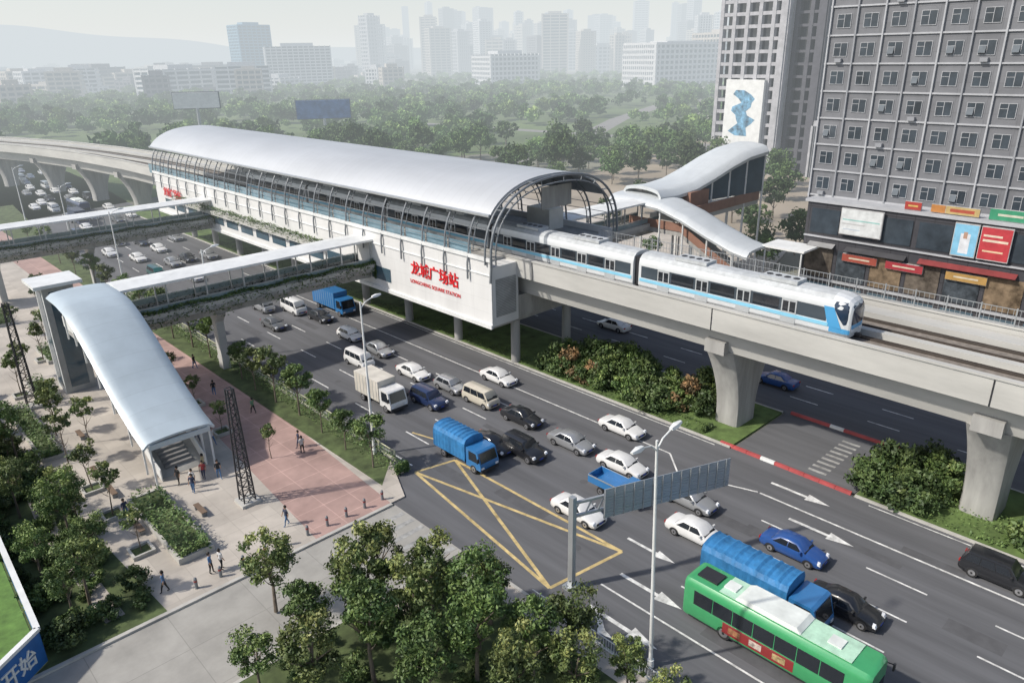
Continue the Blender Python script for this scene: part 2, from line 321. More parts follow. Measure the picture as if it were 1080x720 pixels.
for i in range(70):
    x=random.uniform(11,26.2); y=random.uniform(15,34.6); tree('shrub',x,y,random.uniform(.4,.95),vi=random.choice((0,1,2,4)),label='low green shrub under the roadside trees',group='shrubs under roadside trees')
for i,y in enumerate([50,54.5,59,64,68.5,73,77,86,91,96,102,108,115,122,130,140,150,160,172]):
    tree('street',30.4+random.uniform(-.4,.5),y,random.uniform(.75,1.0) if y<62 else random.uniform(.85,1.25),label='young street tree in the verge beside the road fence',group='street trees along the verge')
for x,y,s in [(15.9,100,1.1),(11,70.3,1.1),(11.2,63.9,1.05),(11.2,58.6,1),(11.2,52.1,.9),(11.7,77.2,1.1),(13.6,73.2,1),(11.5,90,1.1),(18,108,1),(20.5,121,1),(15.5,112,1),(13,95,1),(23.4,66,.8),(24,74,.8),(24.6,82,.8),(25,90,.8),(25,99,.8),(26,110,.9),(24.5,58,.8),(22,128,1),(12.6,82,1)]:
    tree('small',x,y,s,label='small sparse tree in a paving pit on the plaza',group='small trees on the plaza')
for i in range(84):
    y=random.uniform(46.5,104); x=random.uniform(-1,9.9)-(y-44)*.055
    if x<5 and y<62: continue
    tree('big',x,y,random.uniform(.5,.88),label='leafy tree in the garden beside the plaza',group='trees in the garden')
for i in range(150):
    y=random.uniform(45.3,96); x=random.uniform(4.0,10.0)-(y-44)*.055
    tree('shrub',x,y,random.uniform(.45,1.05),vi=random.choice((0,1,2,4)),label='rounded green garden shrub beside the plaza',group='shrubs in the garden')
for i in range(80):
    y=random.uniform(34,56); x=random.uniform(56.3,64.5); 
    if abs(y-32.4)<2.5: continue
    tree('shrub',x,y,random.uniform(.8,1.7),vi=random.choice((0,1,2,4,0,2,4,1,3)),label='leafy shrub in the verge under the viaduct',group='shrubs under the viaduct')
for i in range(22):
    y=random.uniform(12.8,18); x=random.uniform(56.3,64.5)
    tree('shrub',x,y,random.uniform(.9,1.7),vi=random.choice((0,1,2,4)),label='green shrub in the verge under the viaduct',group='shrubs under the viaduct')
for i in range(16):
    y=random.uniform(-4,8); x=random.uniform(57,64.5)
    tree('shrub',x,y,random.uniform(1.2,2),vi=random.choice((0,1,2,4)),label='green shrub in the verge under the viaduct',group='shrubs under the viaduct')
def hedge(x0,x1,y0,y1,z0,z1,dens=60,size=.12,label='clipped green hedge',name='hedge',parent=None,drop=0):
    n=int(((x1-x0)*(y1-y0)+(z1-z0)*2*((x1-x0)+(y1-y0)))*dens); r=np.random.default_rng(int(abs(x0*91+y0*13))+5)
    p=r.uniform(0,1,(n,3)); ax=r.integers(0,5,n); 
    p[ax==0,2]=1; p[ax==1,2]=1; p[ax==2,0]=0; p[ax==3,1]=0; p[ax==4,0]=1
    P0=p*np.array([x1-x0,y1-y0,z1-z0])+np.array([x0,y0,z0])+r.normal(0,.10,(n,3)); P0[:,2]+=.15*np.sin(P0[:,1]*1.3+P0[:,0])*np.sin(P0[:,1]*.37)
    if drop: P0[:,2]-=drop*r.uniform(0,1,n)*(ax>=2)*(.6+.5*np.sin(P0[:,0]*.9+P0[:,1]*.7))
    nn=np.zeros((n,3)); nn[:,2]=1
    V,t=leafcloud(P0,nn,size,r.uniform(.65,1.35,n),3); me=cloudmesh(name,V,t,[leaf_shrub if drop else leaf])
    if parent: return obj(name,me,parent,True)
    return obj(name,me,label=label,cat='hedge')
hedge(30.9,32.1,47.5,125,.1,.9,30,label='long low green hedge beside the road fence')
hedge(55.9,57.4,33,150,.1,.5,22,label='low hedge along the median kerb')
hedge(56,60,8,18,.1,.45,22,label='low hedge under the viaduct by the turning gap')
def planter(x0,x1,y0,y1,h=.5):
    e=empty('planter_box',((x0+x1)/2,(y0+y1)/2,.12),'stone planter box with green plants on the plaza','planter','planters on the plaza')
    m=MB(); t=.25
    m.box(x0,x1,y0,y0+t,.12,h); m.box(x0,x1,y1-t,y1,.12,h); m.box(x0,x0+t,y0+t,y1-t,.12,h); m.box(x1-t,x1,y0+t,y1-t,.12,h); m.box(x0+t,x1-t,y0+t,y1-t,.12,h-.1,1)
    part('box',m,[kerbm,soil],e); hedge(x0+t,x1-t,y0+t,y1-t,h-.1,h+.6,45,.13,parent=e,name='plants')
planter(12.6,15.2,48.5,59.5,.6); planter(14.0,16.5,118,126); planter(16,18,98,104); planter(9.3,11.2,72,86); planter(12.5,14.3,86,93); planter(20.5,22,104,112)
for i,(x,y) in enumerate([(11.2,63.9),(11.2,58.6),(11.2,52.1),(11.5,90),(15.9,100),(24.6,82),(24,74),(23.4,66)]):
    e=empty('tree_pit',(x,y,.12),'square stone tree pit kerb on the paving','tree pit','tree pits on the plaza'); m=MB()
    for a,b,c,d in [(-.8,.8,-.8,-.62),(-.8,.8,.62,.8),(-.8,-.62,-.62,.62),(.62,.8,-.62,.62)]: m.box(a,b,c,d,0,.3)
    m.box(-.62,.62,-.62,.62,0,.1,1); part('kerb',m,[kerbm,soil],e,world=False)
def polar(az,d): a=math.radians(az); return (d*math.sin(a),d*math.cos(a))
def nearseg(x,y,pts,w):
    for (ax,ay),(bx,by) in zip(pts,pts[1:]):
        t=max(0,min(1,((x-ax)*(bx-ax)+(y-ay)*(by-ay))/((bx-ax)**2+(by-ay)**2)))
        if math.hypot(x-ax-t*(bx-ax),y-ay-t*(by-ay))<w: return True
    return False
ROADS=[[(136,172),(230,205),(330,262),(480,330)],[(250,120),(262,200),(250,330)]]
def inpark(x,y):
    if x<84 and y<330: return False
    if x>80 and x<140 and y<200: return False
    if x>96 and 52<y<215 and (y-52)>(x-96)*-1 and x<350 and y<62+(x-140)*.55 : return False
    for r in ROADS:
        if nearseg(x,y,r,9): return False
    return True
placed=[]
tries=0
while len(placed)<122 and tries<30000:
    tries+=1
    az=random.uniform(14,58); d=random.uniform(205,300)
    x,y=polar(az,d)
    if not inpark(x,y): continue
    if min([(x-a)**2+(y-b)**2 for a,b in placed] or [999])<36: continue
    placed.append((x,y)); tree('park',x,y,random.uniform(.6,1.35),z=-.06,label='broad green park tree beyond the railway',group='trees in the park')
for x,y,s in [(118,62,.7),(112,57,.6),(124,58,.8),(108,66,.5),(130,70,.8),(128,82,.8),(140,80,.9),(150,92,.9),(105,75,.5),(88,80,.5),(90,95,.5),(96,110,.6),(100,125,.6),(135,100,.8),(160,105,.9),(118,95,.7),(150,76,.9),(165,90,.9),(172,98,1),(180,92,1),(188,104,1),(178,110,1),(190,96,1),(196,118,1),(170,84,1)]:
    tree('park',x,y,s,z=0,label='leafy tree beside the grey office block',group='trees by the office block')
bV,bT=crown(5.,5.,3.4,4.5,15,18,1.0,300,.42)
bV2,bT2=crown(3.8,4.2,4.4,5.5,15,18,.9,301,.40)
Vs=[];Ts=[]; k=0
while k<2350:
    az=rng.uniform(3,60); d=math.sqrt(rng.uniform(295**2,1250**2)); x,y=polar(az,d)
    if d>740 and rng.random()<.5: continue
    if d<420 and (not inpark(x,y)): continue
    if 640<x<760 and 440<y<540: continue
    if math.sin(x*.018)*math.sin(y*.021)>.62: continue
    if nearseg(x,y,ROADS[0],10): continue
    a=rng.uniform(0,6.28); s=rng.uniform(.5,1.4); c,sn=math.cos(a)*s,math.sin(a)*s; V0,T0=(bV,bT) if rng.random()<.6 else (bV2,bT2)
    V=np.stack([V0[:,0]*c-V0[:,1]*sn+x,V0[:,0]*sn+V0[:,1]*c+y,V0[:,2]*s],1); Vs.append(V); Ts.append(T0*rng.uniform(.5,1.4)); k+=1
o=obj('woodland',cloudmesh('woodland',np.concatenate(Vs),np.concatenate(Ts),[leaf_far]),kind='stuff',label='distant dense green woodland filling the park',cat='woodland')
m=MB(); m.prism([polar(8,200),polar(30,260),polar(57,330),polar(57,1250),polar(8,1250)],-.05,.0); struct('park_ground',m,[mat('park_floor',(.09,.13,.045),.95,var=.5,scale=.02,detail=5)])
def ridge(az0,az1,d,hf,name):
    m=MB(); n=50; secs=[]
    for i in range(n+1):
        az=az0+(az1-az0)*i/n; h=hf(i/n); x0,y0=polar(az,d); x1,y1=polar(az,d*1.12); x2,y2=polar(az,d*1.3)
        secs.append([(x0,y0,-2),(x1,y1,h),(x2,y2,-2)])
    m.loft(secs,closed=False,caps=False); struct(name,m,[mat('hill_green',(.0,.0,.02),.95)],'hazy distant hill ridge')
ridge(-5,29,4000,lambda t:34+150*math.sin(t*3.14)**1.2*(1+.12*math.sin(t*17)),'hill')
ridge(24,90,6500,lambda t:70+50*abs(math.sin(t*7))+20*math.sin(t*23),'hill')
# ------------------------------------------------------------ viaduct
VP=[(60.7,-40),(60.7,40),(60.7,160),(59.8,185),(57,212),(52,240),(44,268),(33,296),(18,324),(-2,352),(-28,380),(-60,405)]
def sweep(mb,path,prof,mi=0,closed=True):
    pts=[Vector((p[0],p[1],0)) for p in path]; secs=[]
    for i,p in enumerate(pts):
        d=(pts[min(i+1,len(pts)-1)]-pts[max(i-1,0)]).normalized(); n=Vector((d.y,-d.x,0)); secs.append([(p.x+n.x*o,p.y+n.y*o,z) for o,z in prof])
    mb.loft(secs,mi,True,closed)
va=empty('elevated_railway_viaduct',(60.7,0,0),'long pale concrete elevated railway viaduct on flared piers','viaduct')
m=MB(); sweep(m,VP,[(-5.6,11.2),(-5.6,11.8),(5.9,11.8),(5.9,11.2),(4.6,10.6),(4.1,8.6),(-4.1,8.6),(-4.6,10.6)][::-1]); part('deck',m,[conc],va)
for s in (-1,1):
    m=MB(); a=-5.75 if s<0 else 5.95
    sweep(m,VP,[(a-.14,11.0),(a-.14,13.05),(a-.24,13.05),(a-.24,13.2),(a+.24,13.2),(a+.24,13.05),(a+.14,13.05),(a+.14,11.0)][::-1]); part('parapet',m,[conc],va)
m=MB()
for c in (-2.4,2.2): sweep(m,VP,[(c-1.25,11.8),(c-1.2,12.02),(c+1.2,12.02),(c+1.25,11.8)][::-1])
part('track_bed',m,[ballast],va)
for c in (-2.4,2.2):
    for g0 in (-.72,.72,1.05):
        m=MB(); sweep(m,VP,[(c+g0-.04,12.02),(c+g0-.04,12.2),(c+g0+.04,12.2),(c+g0+.04,12.02)][::-1]); part('rail',m,[railm],va)
m=MB(); sweep(m,VP,[(-.45,11.8),(-.45,12.4),(.3,12.4),(.3,11.8)][::-1]); sweep(m,VP,[(3.7,11.8),(3.7,12.55),(5.6,12.55),(5.6,11.8)][::-1]); sweep(m,VP,[(-5.4,11.8),(-5.4,12.5),(-4.1,12.5),(-4.1,11.8)][::-1]); part('walkway',m,[conc],va)
for y in (10.6,32.4,54.6):
    m=MB(); m.box(54.78,54.80,y-.05,y+.05,11.0,13.05); part('joint',m,[dark],va)
me_p=MB(); me_p.box(-.05,.05,-.05,.05,0,1.5); me_p.box(-.02,.02,.05,2.45,1.35,1.41); me_p.box(-.02,.02,.05,2.45,.1,.16); me_p.box(-.02,.02,.05,2.45,.72,.76)
for k in range(6): me_p.box(-.012,.012,.4*k+.2,.4*k+.23,.1,1.4)
fm=me_p.mesh('fence_panel',[steel_l])
fe=empty('railway_fence',(66.6,-20,13.2),'light steel railing along the viaduct parapet','fence')
for i in range(30):
    o=obj('fence_panel',fm,fe); o.location=(0,i*2.5,0)
def pier(x,y,rot=0,top=8.62):
    m=MB(); prof=[(-.1,1.75,1.3)]
    for q in np.linspace(0,1,14):
        k=q**1.8; prof.append((1.4+(top-1.4)*q,1.75+2.6*k,1.3+.3*k))
    secs=[]
    for z,a,b in prof: secs.append([(-a,-b+.5,z),(-a+.15,-b+.15,z),(-a+.5,-b,z),(a-.5,-b,z),(a-.15,-b+.15,z),(a,-b+.5,z),(a,b-.5,z),(a-.15,b-.15,z),(a-.5,b,z),(-a+.5,b,z),(-a+.15,b-.15,z),(-a,b-.5,z)])
    m.loft(secs)
    c,s=math.cos(rot),math.sin(rot); m.v=[(x+a*c-b*s,y+a*s+b*c,z) for a,b,z in m.v]
    part('pier',m,[conc_d],va,smooth=True)
    for s0 in (-1,1):
        m=MB(); x0,x1=sorted((s0*4.12,s0*5.0)); m.box(x0,x1,-1.0,1.0,8.5,9.7)
        m.v=[(x+a*c-b*s,y+a*s+b*c,z) for a,b,z in m.v]; part('bearing_block',m,[conc_d],va)
for y in (-12,10.6,32.4): pier(60.7,y)
def path_at(s):
    pts=VP[2:]; 
    for i in range(len(pts)-1):
        a=Vector(pts[i]);b=Vector(pts[i+1]);l=(b-a).length
        if s<l: d=(b-a)/l; p=a+d*s; return p.x,p.y,math.atan2(d.y,d.x)-math.pi/2
        s-=l
for k in range(12):
    x,y,r=path_at(8+k*24.)
    pier(x,y,r)
# ------------------------------------------------------------ station
st=empty('railway_station',(60.7,106,0),'long elevated metro station with curved grey roof and white walls','station')
Y0,Y1=57.0,156.0; CX=61.2
m=MB(); m.box(51,55.0,Y0,Y1,6.0,12.7,0); m.box(66.8,71.4,Y0,Y1,6.0,12.7,0); m.box(55,66.8,Y0+.4,Y1-.4,6.0,8.58,1); m.box(51,51.25,Y0,Y1,12.7,13.7); m.box(71.15,71.4,Y0,Y1,12.7,13.7)
part('wall',m,[wallw,conc_d],st)
m=MB(); m.box(50.8,51.0,Y0-.1,Y1,13.35,13.75); m.box(50.75,51.0,Y0-.1,Y1,5.8,6.25); m.box(50.88,51.0,Y0-.1,Y1,11.75,11.87)
part('cornice',m,[white],st)
m=MB(); m.box(51.3,55.0,Y0+2,Y1-2,12.704,12.95); m.box(66.85,71.1,Y0+2,Y1-2,12.704,12.95); part('platform',m,[conc_d],st)
m=MB(); m.box(51.6,54.6,Y0-.06,Y0-.002,7.0,11.3); part('end_louvre',m,[mat('louvre',(.33,.34,.34),.6,tex=('yz',9,.18,.05,.0,.55,.0))],st)
for y in np.arange(58,156,7.0): m=MB(); m.box(51.6,71,y,y+.8,5.3,5.99); part('beam',m,[conc_d],st)
cm=MB(); cm.cyl((0,0,0),(0,0,5.4),.55,.55,14); cmm=cm.mesh('column',[conc_d],True)
for y in np.arange(58.4,156,10.5):
    for x in (55.8,64.6):
        o=obj('column',cmm,st,True); o.location=(x,float(y),0)
for k in range(14): 
    y=76+k*5.5; m=MB(); m.box(50.93,51.0,y,y+4.2,7.2,8.9); part('window',m,[glass_b],st)
RX,RZ=10.2,7.4
def arch(a0,a1,dr,n,y,z0=13.6):
    L=[]; rx,rz=RX+dr,RZ+dr
    for a in np.linspace(a0,a1,n):
        c=math.cos(math.radians(a)); s=math.sin(math.radians(a)); e=.84
        L.append((CX-rx*math.copysign(abs(c)**e,c),y,z0+rz*math.copysign(abs(s)**e,s)))
    return L
m=MB(); secs=[]
for y in np.linspace(Y0+.9,Y1+2,34):
    secs.append(arch(30,150,.45,28,float(y))+arch(31,149,.2,28,float(y))[::-1])
m.loft(secs); part('roof',m,[shellm],st,smooth=True)
m=MB(); secs=[arch(32,148,.14,28,y) for y in (Y0+1.0,Y1+1.9)]; m.loft(secs,closed=False,caps=False); part('roof_lining',m,[shellin],st,smooth=True)
for a in (30.5,149.5):
    m=MB(); m.tube([arch(a,a+.1,.45,2,y)[0] for y in (Y0+.9,Y1+2)],.2,6); part('gutter',m,[steel_l],st)
for y in np.linspace(Y0+3.6,Y1,24):
    m=MB(); y=float(y); A=[(50.72,y,10.9),(50.74,y,12.6)]+arch(2,178,.0,30,y)+[(2*CX-50.74,y,12.6),(2*CX-50.72,y,11.0)]; m.tube(A,.12,6)
    for a0,a1 in ((2,44),(136,178)):
        B=arch(a0,a1,-.65,9,y); m.tube(B,.07,5); A=arch(a0,a1,.0,9,y)
        for k in range(0,9,2): m.bar(A[k],B[k],.06,.06)
    part('rib',m,[steel],st,smooth=True)
m=MB(); A=arch(-3,183,.35,38,Y0-.4); B=arch(-3,183,-.35,38,Y0-.4); m.tube([(50.5,Y0-.4,11.2)]+A+[(2*CX-50.5,Y0-.4,11.2)],.14,8); m.tube(B,.09,8)
for k in range(1,37,3): m.bar(A[k],B[k],.07,.07)
part('end_arch',m,[steel],st)
m=MB(); m.tube(arch(-3,183,.2,38,Y0+.7),.12,8); part('end_arch',m,[steel],st)
m=MB()
A=arch(20,160,.35,9,Y0-.4); B=arch(20,160,.25,9,Y0+.9)
for a,b in zip(A,B): m.bar(a,b,.1,.1)
part('end_bracing',m,[steel],st)
for z in (14.6,15.6,16.6):
    for s in (-1,1):
        m=MB(); hx=RX*max(0,1-((z-13.6)/RZ)**(2/.84))**(.84/2); m.tube([(CX+s*hx,Y0+1,z),(CX+s*hx,Y1,z)],.04,5); part('side_rail',m,[steel],st)
for k in range(24):
    y=Y0+3.7+k*4.12; m=MB(); m.box(51.45,51.5,y+.1,y+3.9,13.0,14.75); part('glass_screen',m,[mat('screen_glass',(.16,.25,.30),.12,var=.2,scale=.4,spec=.8)],st)
m=MB(); m.box(CX+1.2,CX+6.4,Y0+3.5,Y0+3.6,16.8,19.4); part('end_panel',m,[conc_d],st)
for y in np.arange(64,150,12): m=MB(); m.box(67.4,70.0,y,y+4,12.96,15.6); part('platform_room',m,[white],st)
text('龙城广场站',1.8,redm,(50.93,67.0,10.0),FACE_NX,st,ext=.05); text('LONGCHENG SQUARE STATION',.62,redm,(50.93,67.0,8.4),FACE_NX,st,off=0,sp=1.05,ext=.02)
text('龙城广场站',1.75,redm,(50.72,147,10.2),FACE_NX,st); 
hp=MB(); hp.box(50.1,50.98,92,146,8.95,9.5); part('planter_ledge',hp,[conc],st); hedge(50.1,50.95,92,146,9.4,10.1,40,.15,parent=st,name='hanging_plants',drop=.8)
# ------------------------------------------------------------ train
trainw=mat('train_white',(.60,.62,.63),.35,.1,var=.05,coat=.3); trainb=mat('train_blue',(.07,.30,.55),.35,var=.05,coat=.3); trainr=mat('train_roof',(.42,.44,.45),.6,var=.16,scale=1.5)
trainlb=mat('train_light_blue',(.22,.50,.66),.35,var=.05); trainband=mat('train_band',(.05,.065,.08),.2,var=.1,spec=.7); traind=mat('train_door',(.46,.48,.49),.35,.2,var=.05)
def tsec(y,wd=1.0,zt=1.0,zb=0.0):
    pr=[(-1.25,.15),(-1.42,.5),(-1.42,.95),(-1.42,1.2),(-1.42,2.55),(-1.38,2.8),(-1.28,3.1),(-.95,3.42),(-.45,3.55),(.45,3.55),(.95,3.42),(1.28,3.1),(1.38,2.8),(1.42,2.55),(1.42,1.2),(1.42,.95),(1.42,.5),(1.25,.15)]
    return [(x*wd,y,zb+(z*zt)) for x,z in pr]
def railcar(yf,yb,head,parent):
    cx=58.3; z0=12.25; e=parent
    if head: secs=[tsec(yf,.82,.76,.12),tsec(yf+.12,.89,.85,.07),tsec(yf+.4,.95,.93,.03),tsec(yf+.9,.99,.98,0),tsec(yf+1.6,1,1),tsec(yb)]
    else: secs=[tsec(yf),tsec(yb)]
    m=MB(); secs=[[(cx+p[0],p[1],z0+p[2]) for p in s] for s in secs]
    n=len(secs[0])
    bandm={6:2,7:2,8:2,9:2,10:2}
    for i in range(len(secs)-1):
        for j in range(n):
            k=(j+1)%n; a=[secs[i][j],secs[i][k],secs[i+1][k],secs[i+1][j]]
            m.add(a,[(0,1,2,3)],bandm.get(j,0) if not(head and i<4) else (1 if j in (1,15) else 0))
    m.add(secs[0],[tuple(range(n))[::-1]],0); m.add(secs[-1],[tuple(range(n))],0)
    part('body',m,[trainw,trainb,trainr,trainlb],e,smooth=False)
    L=yb-yf; s0=yf+(3.0 if head else 1.0)
    for sx in (-1,1):
        X=cx+sx*1.42; x0,x1=sorted((X,X+sx*.01)); m=MB(); m.box(x0,x1,yf+(1.9 if head else .3),yb-.3,z0+1.28,z0+2.42); part('window_band',m,[trainband],e)
        X=cx+sx*1.42; x0,x1=sorted((X,X+sx*.045)); m=MB(); m.box(x0,x1,yf+(1.7 if head else .15),yb-.15,z0+.90,z0+1.20); part('stripe',m,[trainlb],e)
    nd=5 if not head else 4; step=(yb-.8-s0)/nd
    for k in range(nd):
        c=s0+step*(k+.5)
        for sx in (-1,1):
            X=cx+sx*1.425
            m=MB(); x0,x1=sorted((X,X+sx*.03)); m.box(x0,x1,c-.66,c+.66,z0+.35,z0+2.46); part('door',m,[traind],e)
            m=MB(); x0,x1=sorted((X+sx*.03,X+sx*.04)); m.box(x0,x1,c-.55,c-.06,z0+1.35,z0+2.25); m.box(x0,x1,c+.06,c+.55,z0+1.35,z0+2.25); part('door_window',m,[glass],e)
            if k<nd-1:
                m=MB(); x0,x1=sorted((X,X+sx*.02)); m.box(x0,x1,c+.9,c+step-.9,z0+1.36,z0+2.3); part('window',m,[glass],e)
    for k in range(2):
        c=yf+L*(.32+.42*k); m=MB(); m.box(cx-.85,cx+.85,c-1.7,c+1.7,z0+3.5,z0+3.8)
        for q in range(4): m.cyl((cx,c-1.2+q*.8,z0+3.79),(cx,c-1.2+q*.8,z0+3.84),.28,.28,10,1)
        part('air_conditioner',m,[trainr,dark],e)
    for a,b in ((yf+2,yf+4.6),(yb-4.2,yb-1.8)): m=MB(); m.box(cx-1.15,cx+1.15,a,b,z0-.1,z0+.2); part('bogie',m,[dark],e)
    if head:
        m=MB(); W=[]
        for (dy,wd,sw,zz,sb) in [(-.05,.95,1.27,1.28,.5),(-.05,.95,1.34,1.75,.9),(-.04,.93,1.34,2.40,1.3),(.02,.88,1.27,2.78,1.4),(.16,.72,1.14,3.05,1.3)]:
            xs=1.44 if zz<2.5 else (1.41 if zz<2.9 else 1.31)
            W.append([(cx-xs,yf+sb,z0+zz),(cx-sw-.03,yf+dy+.33,z0+zz),(cx-wd,yf+dy,z0+zz),(cx,yf+dy-.05,z0+zz),(cx+wd,yf+dy,z0+zz),(cx+sw+.03,yf+dy+.33,z0+zz),(cx+xs,yf+sb,z0+zz)])
        m.loft(W,closed=False,caps=False); part('windscreen',m,[mat('train_screen',(.015,.03,.06),.1,spec=.8)],e,smooth=True)
        m=MB(); m.loft([[(cx-1.30,yf+.33,z0+zz),(cx-1.18,yf+.13,z0+zz),(cx-.9,yf-.045,z0+zz),(cx,yf-.08,z0+zz),(cx+.9,yf-.045,z0+zz),(cx+1.18,yf+.13,z0+zz)] for zz in (.92,1.26)],closed=False,caps=False); part('stripe',m,[trainb],e)
        for s in (-1,1): m=MB(); x0,x1=sorted((cx+s*.45,cx+s*.85)); m.box(x0,x1,yf-.06,yf+.1,z0+.68,z0+.85); part('headlight',m,[lampw],e)
        m=MB(); m.box(cx-.8,cx+.8,yf+.1,yf+.5,z0+.02,z0+.5); m.box(cx-.18,cx+.18,yf-.45,yf+.1,z0+.15,z0+.42); part('coupler',m,[dark],e)
        for sx in (-1,1):
            m=MB(); X=cx+sx*1.422; x0=min(X,X+sx*.02); m.prism([(yf+.62,z0+.9),(yf+1.7,z0+.9),(yf+2.2,z0+2.55),(yf+1.38,z0+2.55)],0,.02); m.v=[(x0+c,a,b) for a,b,c in m.v]; part('side_flash',m,[trainb],e)
te=empty('metro_train',(58.3,21.4,12.2),'white metro train with blue stripes leaving the station','train')
yy=21.4
for k in range(5):
    railcar(yy,yy+20.6,k==0,te)
    m=MB(); m.box(57.2,59.4,yy+20.6,yy+21.3,12.6,15.4); part('gangway',m,[dark],te); yy+=21.3
# ------------------------------------------------------------ footbridges
railg=mat('rail_panel',(.22,.28,.29),.2,var=.1)
def footbridge(y0,x0,x1,zr,name_label,cols,wd=4.2,zd=None,plants=True):
    zd=zd or zr-3.7
    e=empty('footbridge',((x0+x1)/2,y0+wd/2,0),name_label,'footbridge')
    m=MB(); m.loft([[(x,y0-.1,zr-.05),(x,y0+wd*.5,zr+.22),(x,y0+wd+.1,zr-.05),(x,y0+wd+.1,zr-.3),(x,y0-.1,zr-.3)] for x in (x0,x1)]); part('roof',m,[white],e)
    m=MB(); m.box(x0,x1,y0-.35,y0+wd+.35,zd-.45,zd); m.box(x0,x1,y0+.9,y0+wd-.9,zd-1.5,zd-.45); part('deck',m,[conc_d],e)
    for yy in (y0-.35,y0+wd+.05): m=MB(); m.box(x0,x1,yy,yy+.3,zd+.003,zd+.45); part('planter_trough',m,[conc],e)
    if plants:
        for yy in (y0-.4,y0+wd): hedge(x0,x1,yy,yy+.4,zd-.4,zd+.8,85,.15,parent=e,name='trailing_plants',drop=1.1)
    n=int((x1-x0)/4)
    pm=MB(); pm.box(-.07,.07,-.07,.07,zd,zr-.3); pmm=pm.mesh('post',[steel_l])
    for i in range(n+1):
        for yy in (y0+.25,y0+wd-.25):
            o=obj('post',pmm,e,True); o.location=(x0+.3+(x1-x0-.6)*i/n,yy,0)
    for yy in (y0+.1,y0+wd-.1):
        m=MB(); m.box(x0,x1,yy-.03,yy+.03,zd+1.15,zd+1.22); m.box(x0,x1,yy-.012,yy+.012,zd+.5,zd+1.1,1); part('railing',m,[steel_l,railg],e)
    for cx_ in cols:
        m=MB(); m.loft([[(cx_-a,y0+wd/2-b,z),(cx_+a,y0+wd/2-b,z),(cx_+a,y0+wd/2+b,z),(cx_-a,y0+wd/2+b,z)] for z,a,b in ((0,.45,.55),(zd-2.6,.45,.55),(zd-1.5,.5,1.5))]); part('pillar',m,[conc],e)
    return e
b1=footbridge(79.6,20.6,51,12.3,'white roofed footbridge with trailing plants across the road',[30.7])
b2=footbridge(129.5,12,51,11.3,'second roofed footbridge with trailing plants across the road',[31,18])
cs=empty('stair_canopy',(18,70,0),'curved pale metal canopy over stairs down to the plaza','canopy')
canm=mat('canopy_metal',(.46,.53,.57),.35,.15,var=.09,scale=.3,tex=('xy',50,2.0,.03,.04,.85,.0),detail=5); 
def canopy(path,hw,rise,mats,parent,lip=1.1,th_=.18,nx=Vector((1,0,0)),name='roof'):
    secs=[]
    for p in path:
        p=Vector(p); ring=[]; ring2=[]
        for t in np.linspace(-1,1,13):
            x=t*hw; z=rise*(1-t*t)-(lip*max(0,(abs(t)-.8)/.2)**1.5*.6)
            q=p+nx*x+Vector((0,0,z)); ring.append(tuple(q)); ring2.append(tuple(q-Vector((0,0,th_))-nx*(.08*t)))
        secs.append(ring+ring2[::-1])
    m=MB(); m.loft(secs); return part(name,m,mats,parent,smooth=True)
path=[(17.8,83.2,12.4),(17.8,80,12.42),(17.8,77.3,12.1),(17.8,75,11.3),(17.8,72,9.8),(17.8,69,8.1),(17.8,65.5,6.2),(17.8,62.5,4.9),(17.8,60.3,4.3)]
canopy(path,3.05,.22,[canm],cs,lip=.55)
m=MB()
m.loft([[(16.0,y,z),(19.8,y,z),(19.8,y,z-.7),(16.0,y,z-.7)] for y,z in ((84,8.6),(77,8.6),(62.2,.5),(61.5,.15))]); part('flight',m,[conc_d],cs)
n=34; m=MB()
for i in range(n):
    a=i/n; m.box(16.7,19.1,77-14.8*(i+1)/n,77-14.8*i/n,8.6-8.1*(i+1)/n,8.6-8.1*i/n+.02)
part('steps',m,[mat('step_grey',(.2,.2,.2),.6)],cs)
for sx in (15.9,19.8):
    m=MB(); m.loft([[(sx,y,z),(sx+.1,y,z),(sx+.1,y,z+1.1),(sx,y,z+1.1)] for y,z in ((84,8.6),(77,8.6),(62.2,.5),(61.0,.2))]); part('side_wall',m,[white],cs)
for (px,py,pz) in path[1:]:
    base=8.6 if py>77 else max(.12,8.6-8.1*(77-py)/14.8)
    for sx in (15.3,20.3):
        m=MB(); m.bar((sx,py,base-.2),(sx,py,pz-.1),.14,.14); part('post',m,[white],cs)
    m=MB(); m.bar((15.2,py,pz-.24),(20.4,py,pz-.24),.12,.14); part('frame',m,[white],cs)
for xx,yy_ in ((17.9,78.5),(17.9,71.5)):
    m=MB(); m.box(xx-.45,xx+.45,yy_-.45,yy_+.45,0,(8.0 if yy_>77 else 5)); part('pillar',m,[conc],cs)
m=MB(); m.box(15.3,20.4,60.2,60.4,3.7,4.15); part('fascia',m,[canm],cs)
lt=empty('lift_tower',(16.5,89,0),'small white lift tower with flat roof beside the footbridge','lift tower')
m=MB(); m.box(15.2,18.2,87,90.2,.1,12.2); part('shaft',m,[mat('lift_panel',(.55,.57,.57),.4,tex=('yz',1.5,1.5,.03,.05,.6,.0))],lt)
m=MB(); m.box(14.4,19,86.2,91,12.2,12.55); part('roof',m,[white],lt)
m=MB(); m.box(15.15,15.2,87.6,89.6,.8,11.6); part('window',m,[glass_b],lt); m=MB(); m.box(15.8,17.6,86.95,87,.8,11.6); part('window',m,[glass_b],lt)
b3=footbridge(64.5,71.6,92,13.6,'white roofed footbridge from the station to the far exit',[82.5],plants=False)
ce=empty('exit_canopy',(92,60,0),'sweeping curved white canopy over the far station exit','canopy')
canw=mat('canopy_white',(.58,.61,.62),.4,.15,var=.05,tex=('xy',50,2.2,.03,.04,.85,.0)); brick=mat('exit_cladding',(.26,.14,.10),.7,var=.15)
